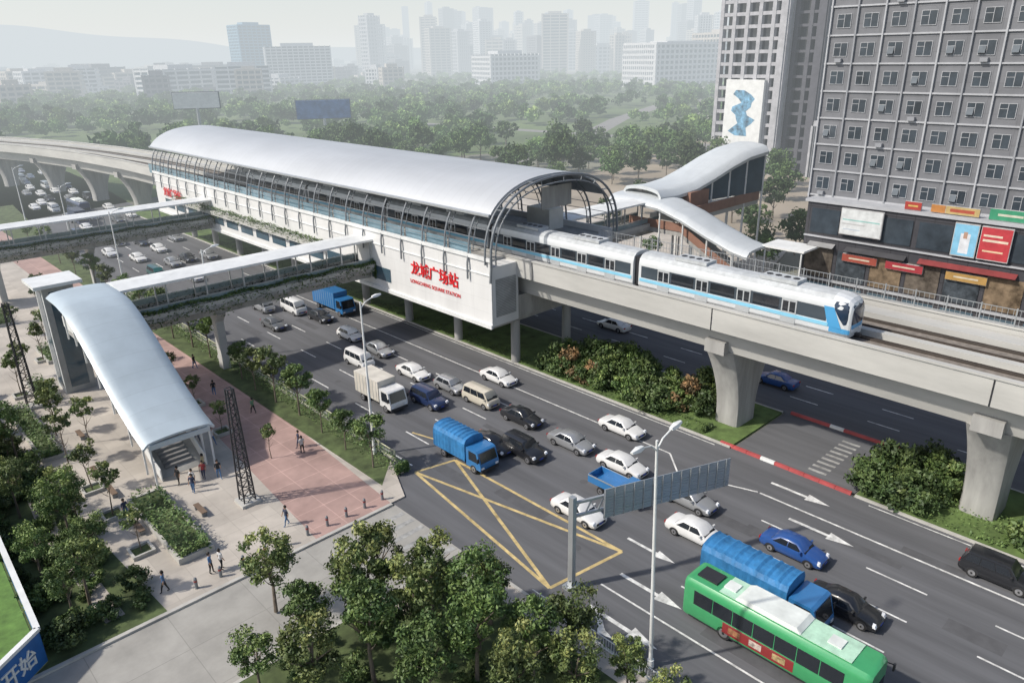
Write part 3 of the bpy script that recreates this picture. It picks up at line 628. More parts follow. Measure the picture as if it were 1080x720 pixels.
canopy([(91,71,13.9),(91,66,13.9),(91,62,13.6),(91,58,12.4),(91,54,10.8),(91,50,9.4),(91,47.5,8.9)],3.2,.3,[canw],ce,lip=.9,th_=.35)
pp=[(90.5,67.0,14.9),(94.5,66.7,14.7),(98.5,66.1,15.2),(102.5,65.5,16.4),(106.5,64.9,17.8),(110.5,64.3,18.9),(115,63.7,19.4)]
canopy(pp,3.9,.5,[canw],ce,nx=Vector((.13,1,0)).normalized(),name='upper_roof',lip=1.2,th_=.5)
for (x,y,z) in pp[1:]:
    for s in (-3.0,3.0):
        m=MB(); m.cyl((x,y+s,0),(x,y+s,z),.18,.18,8); part('post',m,[white],ce)
m=MB(); m.box(94,115,61.2,67.8,10.0,10.7); part('deck',m,[conc],ce)
m=MB(); m.box(94,115,61.1,61.3,10.7,12.2); part('parapet',m,[brick],ce)
m=MB(); m.loft([[(x,y-3.05,12.2),(x,y-3.0,12.2),(x,y-3.0,z-1.0),(x,y-3.05,z-1.0)] for x,y,z in pp[1:]]); part('side_glazing',m,[glass_b],ce)
m=MB(); m.box(96,101,62,67.5,10.7,14.2); part('kiosk',m,[brick],ce)
m=MB(); m.loft([[(89.2,y,z),(92.8,y,z),(92.8,y,z-.7),(89.2,y,z-.7)] for y,z in ((68,9.9),(59,9.9),(42,.6),(41,.2))]); part('flight',m,[conc_d],ce)
m=MB(); m.loft([[(89.1,y,z),(89.2,y,z),(89.2,y,z+1.2),(89.1,y,z+1.2)] for y,z in ((68,9.9),(59,9.9),(42,.6),(41,.2))]); part('side_wall',m,[brick],ce)
for (px,py,pz) in [(91,62,13.5),(91,58,12.3),(91,54,10.7),(91,50,9.3)]:
    for s in (-2.6,2.6): m=MB(); m.cyl((px+s,py,0),(px+s,py,pz),.13,.13,8); part('post',m,[white],ce)
# ------------------------------------------------------------ office block
ob=empty('office_block',(115,28,0),'grey office block with gridded windows above a shop podium','building')
gw=mat('office_grey',(.17,.175,.19),.7,var=.14,scale=.3,tex=('yz',3.3,1.67,.03,.14,.7,.0),detail=5); gl=mat('office_trim',(.38,.39,.41),.6,var=.1); gm=mat('office_mid',(.26,.27,.29),.6,var=.06)
YE=45.7
m=MB(); m.box(100,135,6,YE,15,62); part('wall',m,[gw],ob)
nb,nf=12,14; bw=(YE-6)/nb
t=.06
wm=MB(); a_,b_=.88,.82
wm.box(-.07,0,-a_,a_,-b_,-b_+t); wm.box(-.07,0,-a_,a_,b_-t,b_); wm.box(-.07,0,-a_,-a_+t,-b_+t,b_-t); wm.box(-.07,0,a_-t,a_,-b_+t,b_-t); wm.box(-.06,0,-.03,.03,-b_+t,b_-t); wm.box(-.06,0,.03,a_-t,.2,.25)
wm.box(-.03,0,-a_+t,-.03,-b_+t,b_-t,1); wm.box(-.03,0,.03,a_-t,-b_+t,.2,1); wm.box(-.03,0,.03,a_-t,.25,b_-t,1)
wmm=wm.mesh('window',[gl,glass_o])
wo=MB(); wo.v=list(wm.v); wo.f=list(wm.f); wo.m=list(wm.m)
wo.add([(-.08,.08,.2),(-.08,.80,.2),(-.35,.80,-.55),(-.35,.08,-.55)],[(0,1,2,3)],2); wom=wo.mesh('window',[gl,glass_o,glass_d])
rest=MB()
for j in range(nf):
    for i in range(nb):
        y=YE-bw*(i+.5); z=17.1+j*3.34
        if i<10 and j<10:
            o=obj('window',wom if random.random()<.22 else wmm,ob,True); o.location=(99.98,y,z)
        else: rest.add([(a+99.98,b+y,c+z) for a,b,c in wm.v],wm.f,0)
part('upper_windows',rest,[glass],ob,kind='stuff')
for j in range(nf+1):
    m=MB(); z=15.35+j*3.34; m.box(99.82,99.97,6,YE+.2,z,z+.20); part('floor_band',m,[gl],ob)
for i in range(nb+1):
    m=MB(); y=YE-bw*i; m.box(99.7,99.97,y-.09,y+.09,15,62); part('pilaster',m,[gl if i%2==0 else gm],ob)
for i in range(10):
    for j in (0,2,3,5,7):
        if (i*7+j*3)%5==0: m=MB(); y=YE-bw*(i+.5); z=15.6+j*3.34; m.box(99.45,99.97,y-.4,y+.4,z,z+.45); part('outdoor_unit',m,[gm],ob)
m=MB(); m.box(97.2,137,2,44.4,0.1,15.0); part('podium',m,[mat('podium_black',(.055,.055,.063),.4,var=.1,tex=('yz',2.2,3.6,.05,.1,.5,.0))],ob)
m=MB(); m.box(96.9,99.9,2,44.7,15.0,15.35); m.box(96.95,97.19,2,44.4,10.4,10.6); m.box(96.95,97.19,2,44.4,4.6,4.9); part('podium_cornice',m,[gl],ob)
for k in range(9):
    y=41.8-k*4.5; m=MB(); m.box(97.1,97.19,y-1.9,y+1.9,11.0,14.2); part('podium_window',m,[glass_o],ob)
for k in range(9):
    y=42-k*4.4
    m=MB(); m.box(97.08,97.19,y-1.9,y+1.9,5.1,9.0); part('shop_window',m,[mat('shop_glass_%d'%(k%3),[(.10,.085,.07),(.05,.06,.07),(.16,.12,.08)][k%3],.2,var=.7,scale=.9,detail=5)],ob)
    m=MB(); m.box(97.1,97.19,y-1.8,y+1.8,.3,4.2); part('shop_window',m,[glass_b],ob)
for y0,y1,c in ((40,43.5,'awning_grey'),(31,38.5,'awning_dark'),(19,29.5,'awning_red')):
    m=MB(); m.loft([[(97.15,yy,9.75),(96.3,yy,9.35),(96.3,yy,9.27),(97.15,yy,9.65)] for yy in (y0,y1)]); part('awning',m,[mat(c,{'awning_grey':(.25,.25,.25),'awning_dark':(.05,.05,.055),'awning_red':(.20,.035,.035)}[c],.7)],ob)
def board(y0,y1,z0,z1,bands,label,x=96.6):
    e=empty('shop_sign',(x,(y0+y1)/2,z0),label,'sign','shop signs on the podium')
    m=MB(); m.box(x,x+.3,y0,y1,z0,z1); part('panel',m,[mat('sign_back',(.4,.4,.4),.6)],e)
    for i,(a,b,c,d,col) in enumerate(bands):
        m=MB(); yy0=y1-(y1-y0)*b; yy1=y1-(y1-y0)*a; m.box(x-.02-.004*i,x,yy0,yy1,z0+(z1-z0)*c,z0+(z1-z0)*d); part('face',m,[mat('sign_%d_%d_%d'%tuple(int(q*100) for q in col),col,.5,var=.15,scale=1.2)],e)
board(34.3,39.6,11.4,14.8,[(0.02,.98,.03,.97,(.56,.58,.58)),(.06,.94,.55,.60,(.25,.45,.42)),(.06,.6,.4,.44,(.4,.4,.4)),(.1,.5,.2,.24,(.4,.45,.5))],'white billboard on the shop podium wall')
board(23.6,26.2,10.9,14.8,[(0.03,.97,.03,.97,(.20,.45,.62)),(.3,.7,.1,.7,(.6,.62,.65)),(.42,.58,.55,.75,(.4,.25,.18))],'blue poster billboard on the podium wall')
board(20.2,23.4,10.9,14.8,[(0.02,.98,.03,.97,(.42,.04,.05)),(.1,.9,.55,.62,(.6,.5,.4)),(.1,.7,.70,.76,(.6,.5,.4)),(.15,.8,.25,.30,(.6,.45,.3))],'red poster billboard on the podium wall')
board(24.2,29.4,15.45,16.4,[(0,.3,.03,.97,(.42,.18,.05)),(.31,1,.03,.97,(.42,.31,.13)),(.4,.9,.3,.7,(.35,.07,.04))],'orange shop fascia above the podium',x=97.6)
board(19,23.2,15.4,16.7,[(0,1,.03,.97,(.04,.24,.13)),(.2,.8,.4,.6,(.5,.5,.4))],'green shop fascia above the podium',x=97.6)
board(30.5,32.4,15.4,16.4,[(0,1,.03,.97,(.33,.04,.03)),(.2,.8,.4,.6,(.5,.35,.1))],'red shop fascia above the podium',x=97.6)
for q,(y,c) in enumerate([(36.5,(.28,.06,.04)),(31,(.30,.03,.04)),(24,(.36,.22,.07))]):
    board(y-2.2,y+2.2,7.9,8.9,[(0,1,.03,.97,c),(.2,.8,.4,.6,(.5,.45,.35))],'coloured shop sign below the awnings',x=96.7)
ax=empty('entrance_canopy',(92,44,0),'flat white entrance canopy beside the office block','canopy')
m=MB(); m.box(92.5,97,42,48,9.0,9.25); part('roof',m,[white],ax)
for q in (42.4,47.6): m=MB(); m.cyl((92.8,q,0),(92.8,q,9),.12,.12,8); part('post',m,[white],ax)
# ------------------------------------------------------------ towers
def slab_building(x0,x1,y0,y1,h,label,cat='building',fh=3.3,slabc=None,corec=None,fins=6,rot=0,group=None,name='apartment_tower',inset=.5,sl=.42):
    cx,cy=(x0+x1)/2,(y0+y1)/2; hx,hy=(x1-x0)/2,(y1-y0)/2
    e=empty(name,(cx,cy,0),label,cat,group,rot=rot)
    m=MB(); m.box(-hx+inset,hx-inset,-hy+inset,hy-inset,0,h-.2); part('glazing',m,[corec or glass_b],e,world=False)
    m=MB(); n=int(h/fh)
    for j in range(n+1): m.box(-hx,hx,-hy,hy,j*fh,j*fh+fh*sl)
    part('wall',m,[slabc or gl],e,world=False)
    m=MB()
    for i in range(fins+1):
        y=-hy+2*hy*i/fins; m.box(-hx-.15,-hx+inset+.4,y-.55,y+.55,0,h)
        x=-hx+2*hx*i/fins; m.box(x-.55,x+.55,-hy-.15,-hy+inset+.4,0,h+.3)
    part('pier',m,[slabc or gl],e,world=False)
    m=MB(); m.box(-hx*.5,hx*.5,-hy*.5,hy*.5,h-.2,h+3.5); part('roof_house',m,[slabc or gl],e,world=False)
    return e
tw=mat('tower_white',(.50,.50,.51),.7); tg=mat('tower_grey',(.20,.20,.22),.7); tb=mat('tower_beige',(.42,.38,.34),.7); tm=mat('tower_mid',(.36,.36,.38),.7)
slab_building(205,208.3,106,126,95,'pale grey residential tower with balconies beside the station',slabc=tm,corec=glass,fins=5,inset=1.4,name='residential_tower',sl=.28)
slab_building(208.8,238,97,125,100,'dark grey residential tower with banded balconies',slabc=mat('tower_dark',(.075,.075,.09),.7),corec=glass,fins=7,inset=1.6,name='residential_tower',sl=.22)
e=empty('poster_board',(203,118,0),'tall white poster with blue artwork on the tower','billboard'); m=MB(); m.box(203.4,204.6,110,122,8,26); part('panel',m,[white],e)
m=MB(); secs=[]
for k in range(12):
    z=10.5+k*1.15; c=116+1.3*math.sin(k*1.3); wd=1.2+1.8*abs(math.sin(k*1.1+.4)); secs.append([(203.36,c-wd,z),(203.39,c-wd,z),(203.39,c+wd,z),(203.36,c+wd,z)])
m.loft(secs); part('artwork',m,[mat('poster_blue',(.12,.26,.38),.6,var=.95,scale=.6,detail=6)],e)
slab_building(207,245,90,96,14,'low grey podium building under the towers',slabc=tm,corec=glass,fins=10,name='podium_building',fh=4.5)
slab_building(640,740,450,500,40,'wide white civic building above the park trees',slabc=tw,fins=16,rot=math.radians(-12),name='civic_building',fh=5,inset=1.5)
slab_building(760,830,455,500,52,'pale beige civic building above the park trees',slabc=tb,fins=10,rot=math.radians(-12),name='civic_building',fh=5,inset=1.5)
slab_building(600,660,640,700,34,'long pale low building in the park',slabc=tw,fins=12,rot=math.radians(-20),name='civic_building',fh=5,inset=1.5)
x,y=polar(25.6,1000); slab_building(x-20,x+20,y-14,y+14,70,'blue glass office tower above the trees',slabc=mat('blue_slab',(.15,.28,.38),.3),corec=glass_b,fins=7,name='office_tower')
x,y=polar(28.6,950); slab_building(x-36,x+36,y-16,y+16,46,'wide pale office building above the trees',slabc=tw,fins=12,rot=-.4,name='office_building')
rr=random.Random(5)
for k in range(135):
    u=rr.choice([rr.uniform(33,51)]*3+[rr.uniform(50,70)]); d=rr.uniform(1250,3200); x,y=polar(u,d); h=rr.uniform(45,170)*(d/2300)**.9; wv=rr.uniform(15,42)
    slab_building(x-wv/2,x+wv/2,y-wv*rr.uniform(.25,.5),y+wv*rr.uniform(.25,.5),h,'hazy distant high-rise apartment tower',slabc=rr.choice([tw,tg,tb,tm]),fins=rr.choice((3,4,6)),rot=rr.uniform(-.9,.3),group='distant high-rise towers',fh=rr.choice((3.6,4.5,6)),inset=1.8,sl=rr.choice((.3,.42,.6)))
for k in range(160):
    az=rr.uniform(4,36); d=rr.uniform(650,2400); x,y=polar(az,d); wv=rr.uniform(18,60)
    slab_building(x-wv/2,x+wv/2,y-wv/3,y+wv/3,rr.uniform(8,28),'low pale distant building among trees',slabc=rr.choice([tw,tg,tb,tw]),fins=4,rot=rr.uniform(-.7,.7),group='low distant buildings',name='low_building',fh=4,inset=1)
def billboard(x,y,z0,z1,wd,m1,label):
    e=empty('billboard',(x,y,0),label,'billboard',rot=math.radians(-30)); m=MB(); m.cyl((0,0,0),(0,0,z0),.6,.6,10); part('post',m,[steel_l],e,world=False)
    m=MB(); m.box(-wd/2,wd/2,-.5,.5,z0,z1); part('panel',m,[m1],e,world=False); m=MB(); m.box(-wd/2-.3,wd/2+.3,.5,1.2,z0-.3,z1+.3); part('frame',m,[steel],e,world=False)
billboard(108,273,18,23.2,15,white,'white roadside billboard on a single post')
billboard(153,265,12,18.6,20,mat('bb_blue',(.12,.20,.36),.6,var=.3,scale=.4),'blue roadside billboard on a single post')
# ------------------------------------------------------------ vehicles
def lerp(a,b,t): return tuple(a[i]+(b[i]-a[i])*t for i in range(3))
def qpatch(a,b,c,d,u0,u1,v0,v1,off,nrm):
    f=lambda u,v: tuple(q+off*n for q,n in zip(lerp(lerp(a,b,u),lerp(d,c,u),v),nrm)); return [f(u0,v0),f(u1,v0),f(u1,v1),f(u0,v1)]
def nrm4(a,b,c):
    n=(Vector(b)-Vector(a)).cross(Vector(c)-Vector(a)).normalized(); return tuple(n)
def wheelmesh(r,w):
    m=MB(); 
    def ring(x,rr,n=16): return [(x,rr*math.cos(6.283*k/n),rr*math.sin(6.283*k/n)) for k in range(n)]
    m.loft([ring(-w/2,r*.93),ring(-w/2+.03,r),ring(w/2-.03,r),ring(w/2,r*.93)],0)
    for s in (-1,1): 
        m.loft([ring(s*w/2,r*.62),ring(s*(w/2+.012),r*.6)][::s],1)
        m.loft([ring(s*(w/2+.012),r*.2),ring(s*(w/2+.03),r*.18)][::s],0)
    return m.mesh('wheel',[tyre,rimm])
WH={}
SPEC={'sedan':(4.65,1.80,1.46,.25,.40,.68,.85,.93),'suv':(4.6,1.86,1.78,.24,.36,.90,.975,1.08),'hatch':(4.0,1.70,1.50,.22,.36,.84,.97,.95),'minivan':(4.3,1.70,1.86,.06,.19,.94,.985,1.10),'van':(4.9,1.78,2.05,.05,.17,.95,.99,1.2)}
CACHE={}
def carmeshes(kind,col):
    if (kind,col) in CACHE: return CACHE[(kind,col)]
    L,W,H,f0,f1,f2,f3,zb=SPEC[kind]; Y=lambda t:-L/2+t*L; hw=W/2; pm=P[col]; res=[]
    if kind in('sedan',): st_=[(0,.52,.74,.34),(.012,.62,.84,.24),(.06,.72,.93,.2),(.16,.83,.985,.2),(f0,zb,1,.2),(.5,zb+.02,1,.2),(f3,zb+.07,.99,.2),(.95,zb+.04,.96,.22),(.988,zb-.06,.90,.26),(1,zb-.25,.84,.34)]
    elif kind in('minivan','van'): st_=[(0,.6,.86,.34),(.012,.8,.93,.26),(.03,zb-.12,.97,.22),(f0+.01,zb,1,.22),(.5,zb,1,.22),(.97,zb,1,.24),(.99,zb-.03,.97,.28),(1,zb-.3,.93,.34)]
    else: st_=[(0,.58,.78,.36),(.012,.70,.88,.26),(.06,zb-.2,.95,.24),(.14,zb-.1,.99,.24),(f0,zb,1,.24),(.5,zb,1,.24),(.93,zb+.02,.99,.24),(.985,zb-.05,.95,.3),(1,zb-.25,.9,.38)]
    m=MB(); secs=[]
    for t,zt,wf,z0 in st_:
        h=hw*wf; half=[(.0,z0),(.84*h,z0),(.96*h,z0+.1),(h,z0+(zt-z0)*.38),(.985*h,z0+(zt-z0)*.72),(.93*h,zt-.05),(.78*h,zt),(.4*h,zt+.02)]
        ring=[(x,Y(t),z) for x,z in half]+[(0,Y(t),zt+.03)]+[(-x,Y(t),z) for x,z in half[:0:-1]]; secs.append(ring)
    m.loft(secs)
    wb,wt=.90*hw,.70*hw if kind in('sedan','hatch') else .78*hw
    if kind=='van': wt=.84*hw
    y0,y1,y2,y3=Y(f0),Y(f1),Y(f2),Y(f3); ym=(y1+y2)/2; b0=zb-.03
    def gs(y,f):
        z=b0+(H-.07-b0)*f; ww=wb+(wt-wb)*f
        return [(-wb,y,b0-.05),(-ww,y,z),(-ww*.86,y,z+.055*f),(0,y,z+.085*f),(ww*.86,y,z+.055*f),(ww,y,z),(wb,y,b0-.05)]
    m.loft([gs(y0,0.0),gs(y1,1.0),gs(ym,1.03),gs(y2,1.0),gs(y3,0.0)])
    res.append(('body',m.mesh('body',[pm],True),(0,0,0)))
    zt=H-.07
    A=(-wb,y0,b0);B=(wb,y0,b0);C=(wt,y1,zt);D=(-wt,y1,zt); n=nrm4(A,B,C); 
    g=MB(); g.add(qpatch(A,B,C,D,.05,.95,.04,.97,.012,n),[(0,1,2,3)]); res.append(('windscreen',g.mesh('windscreen',[glass]),(0,0,0)))
    A=(wb,y3,b0);B=(-wb,y3,b0);C=(-wt,y2,zt);D=(wt,y2,zt); n=nrm4(A,B,C)
    g=MB(); g.add(qpatch(A,B,C,D,.07,.93,.1,.92,.012,n),[(0,1,2,3)]); res.append(('rear_window',g.mesh('rear_window',[glass]),(0,0,0)))
    for s in (-1,1):
        a=(s*wb,y0,b0);b=(s*wb,y3,b0);c=(s*wt,y2,zt);d=(s*wt,y1,zt); n=nrm4(a,b,c); 
        if n[0]*s<0: n=tuple(-q for q in n)
        g=MB()
        cuts=[(.09,.48),(.51,.91)] if kind in('sedan','hatch') else [(.07,.36),(.38,.66),(.68,.95)]
        for u0,u1 in cuts:
            q=qpatch(a,b,c,d,u0,u1,.12,.90,.012,n); g.add(q,[(0,1,2,3) if s>0 else (3,2,1,0)])
        res.append(('side_window',g.mesh('side_window',[glass]),(0,0,0)))
    rw=.33 if kind!='suv' else .37
    key=(rw,); 
    if key not in WH: WH[key]=wheelmesh(rw,.21)
    for s in (-1,1):
        for t in (.19,.80 if kind!='minivan' else .82):
            res.append(('wheel',WH[key],(s*(hw-.10),Y(t),rw)))
            a=MB(); n=14; x=s*(hw+.004); pts=[(x,Y(t)+(rw+.07)*math.cos(3.1416*k/n),rw+(rw+.06)*math.sin(3.1416*k/n)*.95) for k in range(n+1)]
            a.add(pts,[tuple(range(n+1)) if s<0 else tuple(range(n+1))[::-1]]); res.append(('wheel_arch',a.mesh('wheel_arch',[dark]),(0,0,0)))
        z=.66 if kind in('sedan','hatch') else .78
        h=MB(); x0=s*hw*.78; h.loft([[(x0-.17,Y(0.004),z-.07),(x0+.15,Y(.012),z-.06),(x0+.15,Y(.03),z+.08),(x0-.17,Y(.02),z+.07)],[(x0-.17,Y(.05),z-.07),(x0+.15,Y(.07),z-.06),(x0+.15,Y(.07),z+.09),(x0-.17,Y(.055),z+.08)]]); res.append(('headlight',h.mesh('headlight',[lampw]),(0,0,0)))
        h=MB(); x0,x1=sorted((s*hw*.6,s*hw*.9)); h.box(x0,x1,Y(.985),Y(1.002),zb-.22,zb-.06); res.append(('taillight',h.mesh('taillight',[lampr]),(0,0,0)))
        h=MB(); x0,x1=sorted((s*hw*.93,s*(hw+.17))); h.box(x0,x1,Y(f0)+.28,Y(f0)+.40,zb+.02,zb+.16); res.append(('mirror',h.mesh('mirror',[pm]),(0,0,0)))
    h=MB(); h.box(-.5,.5,Y(-.002),Y(.02),.42,.60); res.append(('grille',h.mesh('grille',[dark]),(0,0,0)))
    h=MB(); h.box(-.22,.22,Y(-.006),Y(-.002),.46,.58); res.append(('number_plate',h.mesh('number_plate',[platem]),(0,0,0)))
    CACHE[(kind,col)]=res; return res
def car(kind,col,x,y,far=False,lab=None,rot=0):
    kn={'sedan':'sedan','suv':'suv','hatch':'hatchback','minivan':'minivan','van':'van'}[kind]
    cn={'navy':'dark blue','teal':'green'}.get(col,col)
    e=empty('car' if kind in('sedan','hatch','suv') else 'minivan',(x,y,.0),lab or ('%s %s driving on the main road'%(cn,kn)),'car' if kind!='van' else 'van','cars on the road',rot=(math.pi if far else 0)+rot)
    for nm,me,l in carmeshes(kind,col):
        o=obj(nm,me,e); o.location=l
cars=[('sedan','white',41.6,24.3),('sedan','silver',45.0,27.2),('sedan','blue',44.9,18.3),('sedan','black',41.6,13.2),('suv','black',52.0,7.2),('sedan','white',37.5,32.4),
('sedan','white',45.4,34.3),('sedan','white',50.8,38.6),('sedan','silver',45.3,40.2),('suv','black',41.2,42.3),('sedan','black',39.9,45.2),('sedan','black',45.6,47.0),('minivan','cream',45.5,53.0),
('hatch','silver',45.4,57.9),('sedan','white',50.6,55.8),('suv','navy',41.6,56.8),('sedan','white',44.8,63.8),('minivan','white',42.3,71.0),('sedan','silver',46.0,72.5),('hatch','white',46.3,79.4),
('van','white',46.5,94.5),('sedan','black',47.4,88.8),('sedan','grey',41.4,90.6),('minivan','silver',43.8,98.5),('sedan','white',41,142),('sedan','white',46.3,146.5),('sedan','silver',44.2,134),('sedan','white',43.1,122),
('minivan','teal',39.4,128.5),('sedan','silver',52.1,153.8),('sedan','white',42.6,158.3),('sedan','black',47.3,135.2),('sedan','silver',50.8,134.4),('sedan','black',45.9,154.7),('van','white',43.2,207),('sedan','white',40.6,214),('van','white',51.4,249),
('sedan','white',38.6,150),('sedan','black',50,166),('sedan','silver',46,172),('sedan','white',42.4,178),('suv','navy',39,171),('sedan','white',47,190),('sedan','grey',50,182),('sedan','silver',43,194),('sedan','white',50,212),('sedan','black',46.5,225),('sedan','white',54,232),('sedan','silver',49,262),('sedan','white',37.5,110),('sedan','grey',50.5,112),('sedan','white',53,275),
('sedan','white',43.5,220),('sedan','silver',50.5,222),('suv','black',54.5,220),('sedan','white',47,236),('sedan','white',51,238),('sedan','silver',44.5,240),('sedan','black',55.5,244),('sedan','white',47.5,250),('sedan','white',56,258),('van','white',50,272),('sedan','grey',46,268),('sedan','white',58,282),('sedan','silver',54,292),('sedan','white',48,296),('sedan','white',46.5,164),('sedan','white',54,186),('sedan','silver',41,163),('sedan','white',53.5,200)]
for k,c,x,y in cars: car(k,c,x,y,rot=random.uniform(-.025,.025))
car('sedan','blue',71.1,33.5,True,'bright blue sedan on the road beyond the viaduct'); car('sedan','white',72.6,57.2,True,'white sedan under the viaduct on the far road'); car('sedan','silver',76,80,True); car('suv','black',70,110,True)
def wheels(e,xs,ys,r,w=.28):
    if (r,w) not in WH: WH[(r,w)]=wheelmesh(r,w)
    for x in xs:
        for y in ys: o=obj('wheel',WH[(r,w)],e); o.location=(x,y,r)
def lorry(x,y,L,cabc,boxc,boxm,kind,label,H=2.9,W=2.2,cl=1.9,group='trucks on the road',name='truck'):
    e=empty(name,(x,y,0),label,'truck',group); hw=W/2; f=-L/2; m=MB(); ch=H*.78 if kind!='pickup' else 1.95
    prof=[(f+.02,.55),(f-.02,.95),(f+.04,1.15),(f+.38,ch-.12),(f+.6,ch),(f+cl,ch),(f+cl,.55)]
    m.loft([[(s,py,pz) for py,pz in prof] for s in (-hw+.04,hw-.04)]); part('cab',m,[P[cabc]],e,world=False)
    g=MB(); a=(-hw+.16,f+.06,1.22);b=(hw-.16,f+.06,1.22);c=(hw-.22,f+.36,ch-.2);d=(-hw+.22,f+.36,ch-.2); n=nrm4(a,b,c); g.add([tuple(q+.02*k for q,k in zip(p,n)) for p in (a,b,c,d)],[(0,1,2,3)]); part('windscreen',g,[glass],e,world=False)
    for s in (-1,1):
        g=MB(); X=s*(hw-.03); g.add([(X,f+.32,1.2),(X,f+cl-.35,1.2),(X,f+cl-.35,ch-.2),(X,f+.6,ch-.2)],[(0,1,2,3) if s>0 else (3,2,1,0)]); part('side_window',g,[glass],e,world=False)
        g=MB(); x0,x1=sorted((s*hw*.6,s*hw*.88)); g.box(x0,x1,f-.05,f+.1,.7,.88); part('headlight',g,[lampw],e,world=False)
        g=MB(); x0,x1=sorted((s*hw,s*(hw+.22))); g.box(x0,x1,f+.1,f+.18,1.4,1.8); part('mirror',g,[dark],e,world=False)
    g=MB(); g.box(-hw+.1,hw-.1,f-.08,f+.12,.38,.62); part('bumper',g,[dark],e,world=False)
    g=MB(); g.box(-hw*.5,hw*.5,f+.3,L/2-.1,.5,.78); part('chassis',g,[dark],e,world=False)
    b0=f+cl+.12; g=MB()
    if kind=='box':
        g.box(-hw,hw,b0,L/2,.85,H); g2=MB()
        for k in range(int((L/2-b0)/.6)): g2.box(-hw-.015,-hw,b0+.3+k*.6,b0+.36+k*.6,.9,H-.05); g2.box(hw,hw+.015,b0+.3+k*.6,b0+.36+k*.6,.9,H-.05)
        part('cargo_box',g,[boxm],e,world=False); part('rib_trim',g2,[steel_l],e,world=False)
    elif kind=='tarp':
        rr=random.Random(4); secs=[]
        for k in range(33):
            yy=b0+(L/2-b0)*k/32; q=.03*math.sin(k*1.9)+rr.uniform(-.025,.025); dz=.05 if k%4==0 else -.04+rr.uniform(-.02,.02)
            secs.append([(-hw-.02+q,yy,.9+rr.uniform(-.05,.05)),(-hw+q*.5,yy,H-.45),(-hw*.84,yy,H-.1+dz),(-hw*.4,yy,H+dz+.02),(0,yy,H+.06+dz),(hw*.4,yy,H+dz+.02),(hw*.84,yy,H-.1+dz),(hw-q*.5,yy,H-.45),(hw+.02-q,yy,.9)])
        g.loft(secs); part('tarpaulin_cover',g,[boxm],e,world=False)
        g=MB(); g.box(-hw,hw,b0,L/2,.78,.95); part('bed',g,[P[boxc]],e,world=False)
    else:
        hh=1.5
        g.box(-hw,hw,b0,L/2,.8,.92); g.box(-hw,-hw+.06,b0,L/2,.92,hh); g.box(hw-.06,hw,b0,L/2,.92,hh); g.box(-hw+.06,hw-.06,b0,b0+.06,.92,hh); g.box(-hw+.06,hw-.06,L/2-.06,L/2,.92,hh)
        part('bed',g,[P[boxc]],e,world=False)
        for s in (-hw-.03,hw):
            g=MB(); g.box(s,s+.03,b0+.05,L/2-.05,hh-.08,hh+.03); part('side_rail',g,[steel_l],e,world=False)
    r=.42 if kind!='pickup' else .36
    wheels(e,(-hw+.16,hw-.16),(f+.95,L/2-1.3),r)
    return e
tarp=mat('tarp_blue',(.03,.17,.38),.6,var=.3,scale=1.2,bump=.3,detail=5)
lorry(38.5,17.2,8.2,'truckblue','truckblue',tarp,'tarp','truck with bright blue tarpaulin cover beside the bus',H=3.3,W=2.4,cl=2.0)
lorry(36.9,45.3,6.4,'truckblue','truckblue',tarp,'tarp','bright blue covered truck at the yellow box',H=2.9,W=2.2)
lorry(38.3,60.6,6.4,'white','white',mat('cream_box',(.55,.52,.46),.6),'box','white box truck with cream cargo body',H=3.1,W=2.2)
lorry(41.8,32.0,4.8,'truckblue','truckblue',None,'pickup','small blue pickup truck with open empty bed',H=2.0,W=1.75,cl=1.5)
lorry(51,91,8,'truckblue','truckblue',P['truckblue'],'box','blue box truck near the station wall',H=3.2)
lorry(43.2,186,8,'navy','navy',P['navy'],'box','dark blue box truck on the main road',H=3.3)
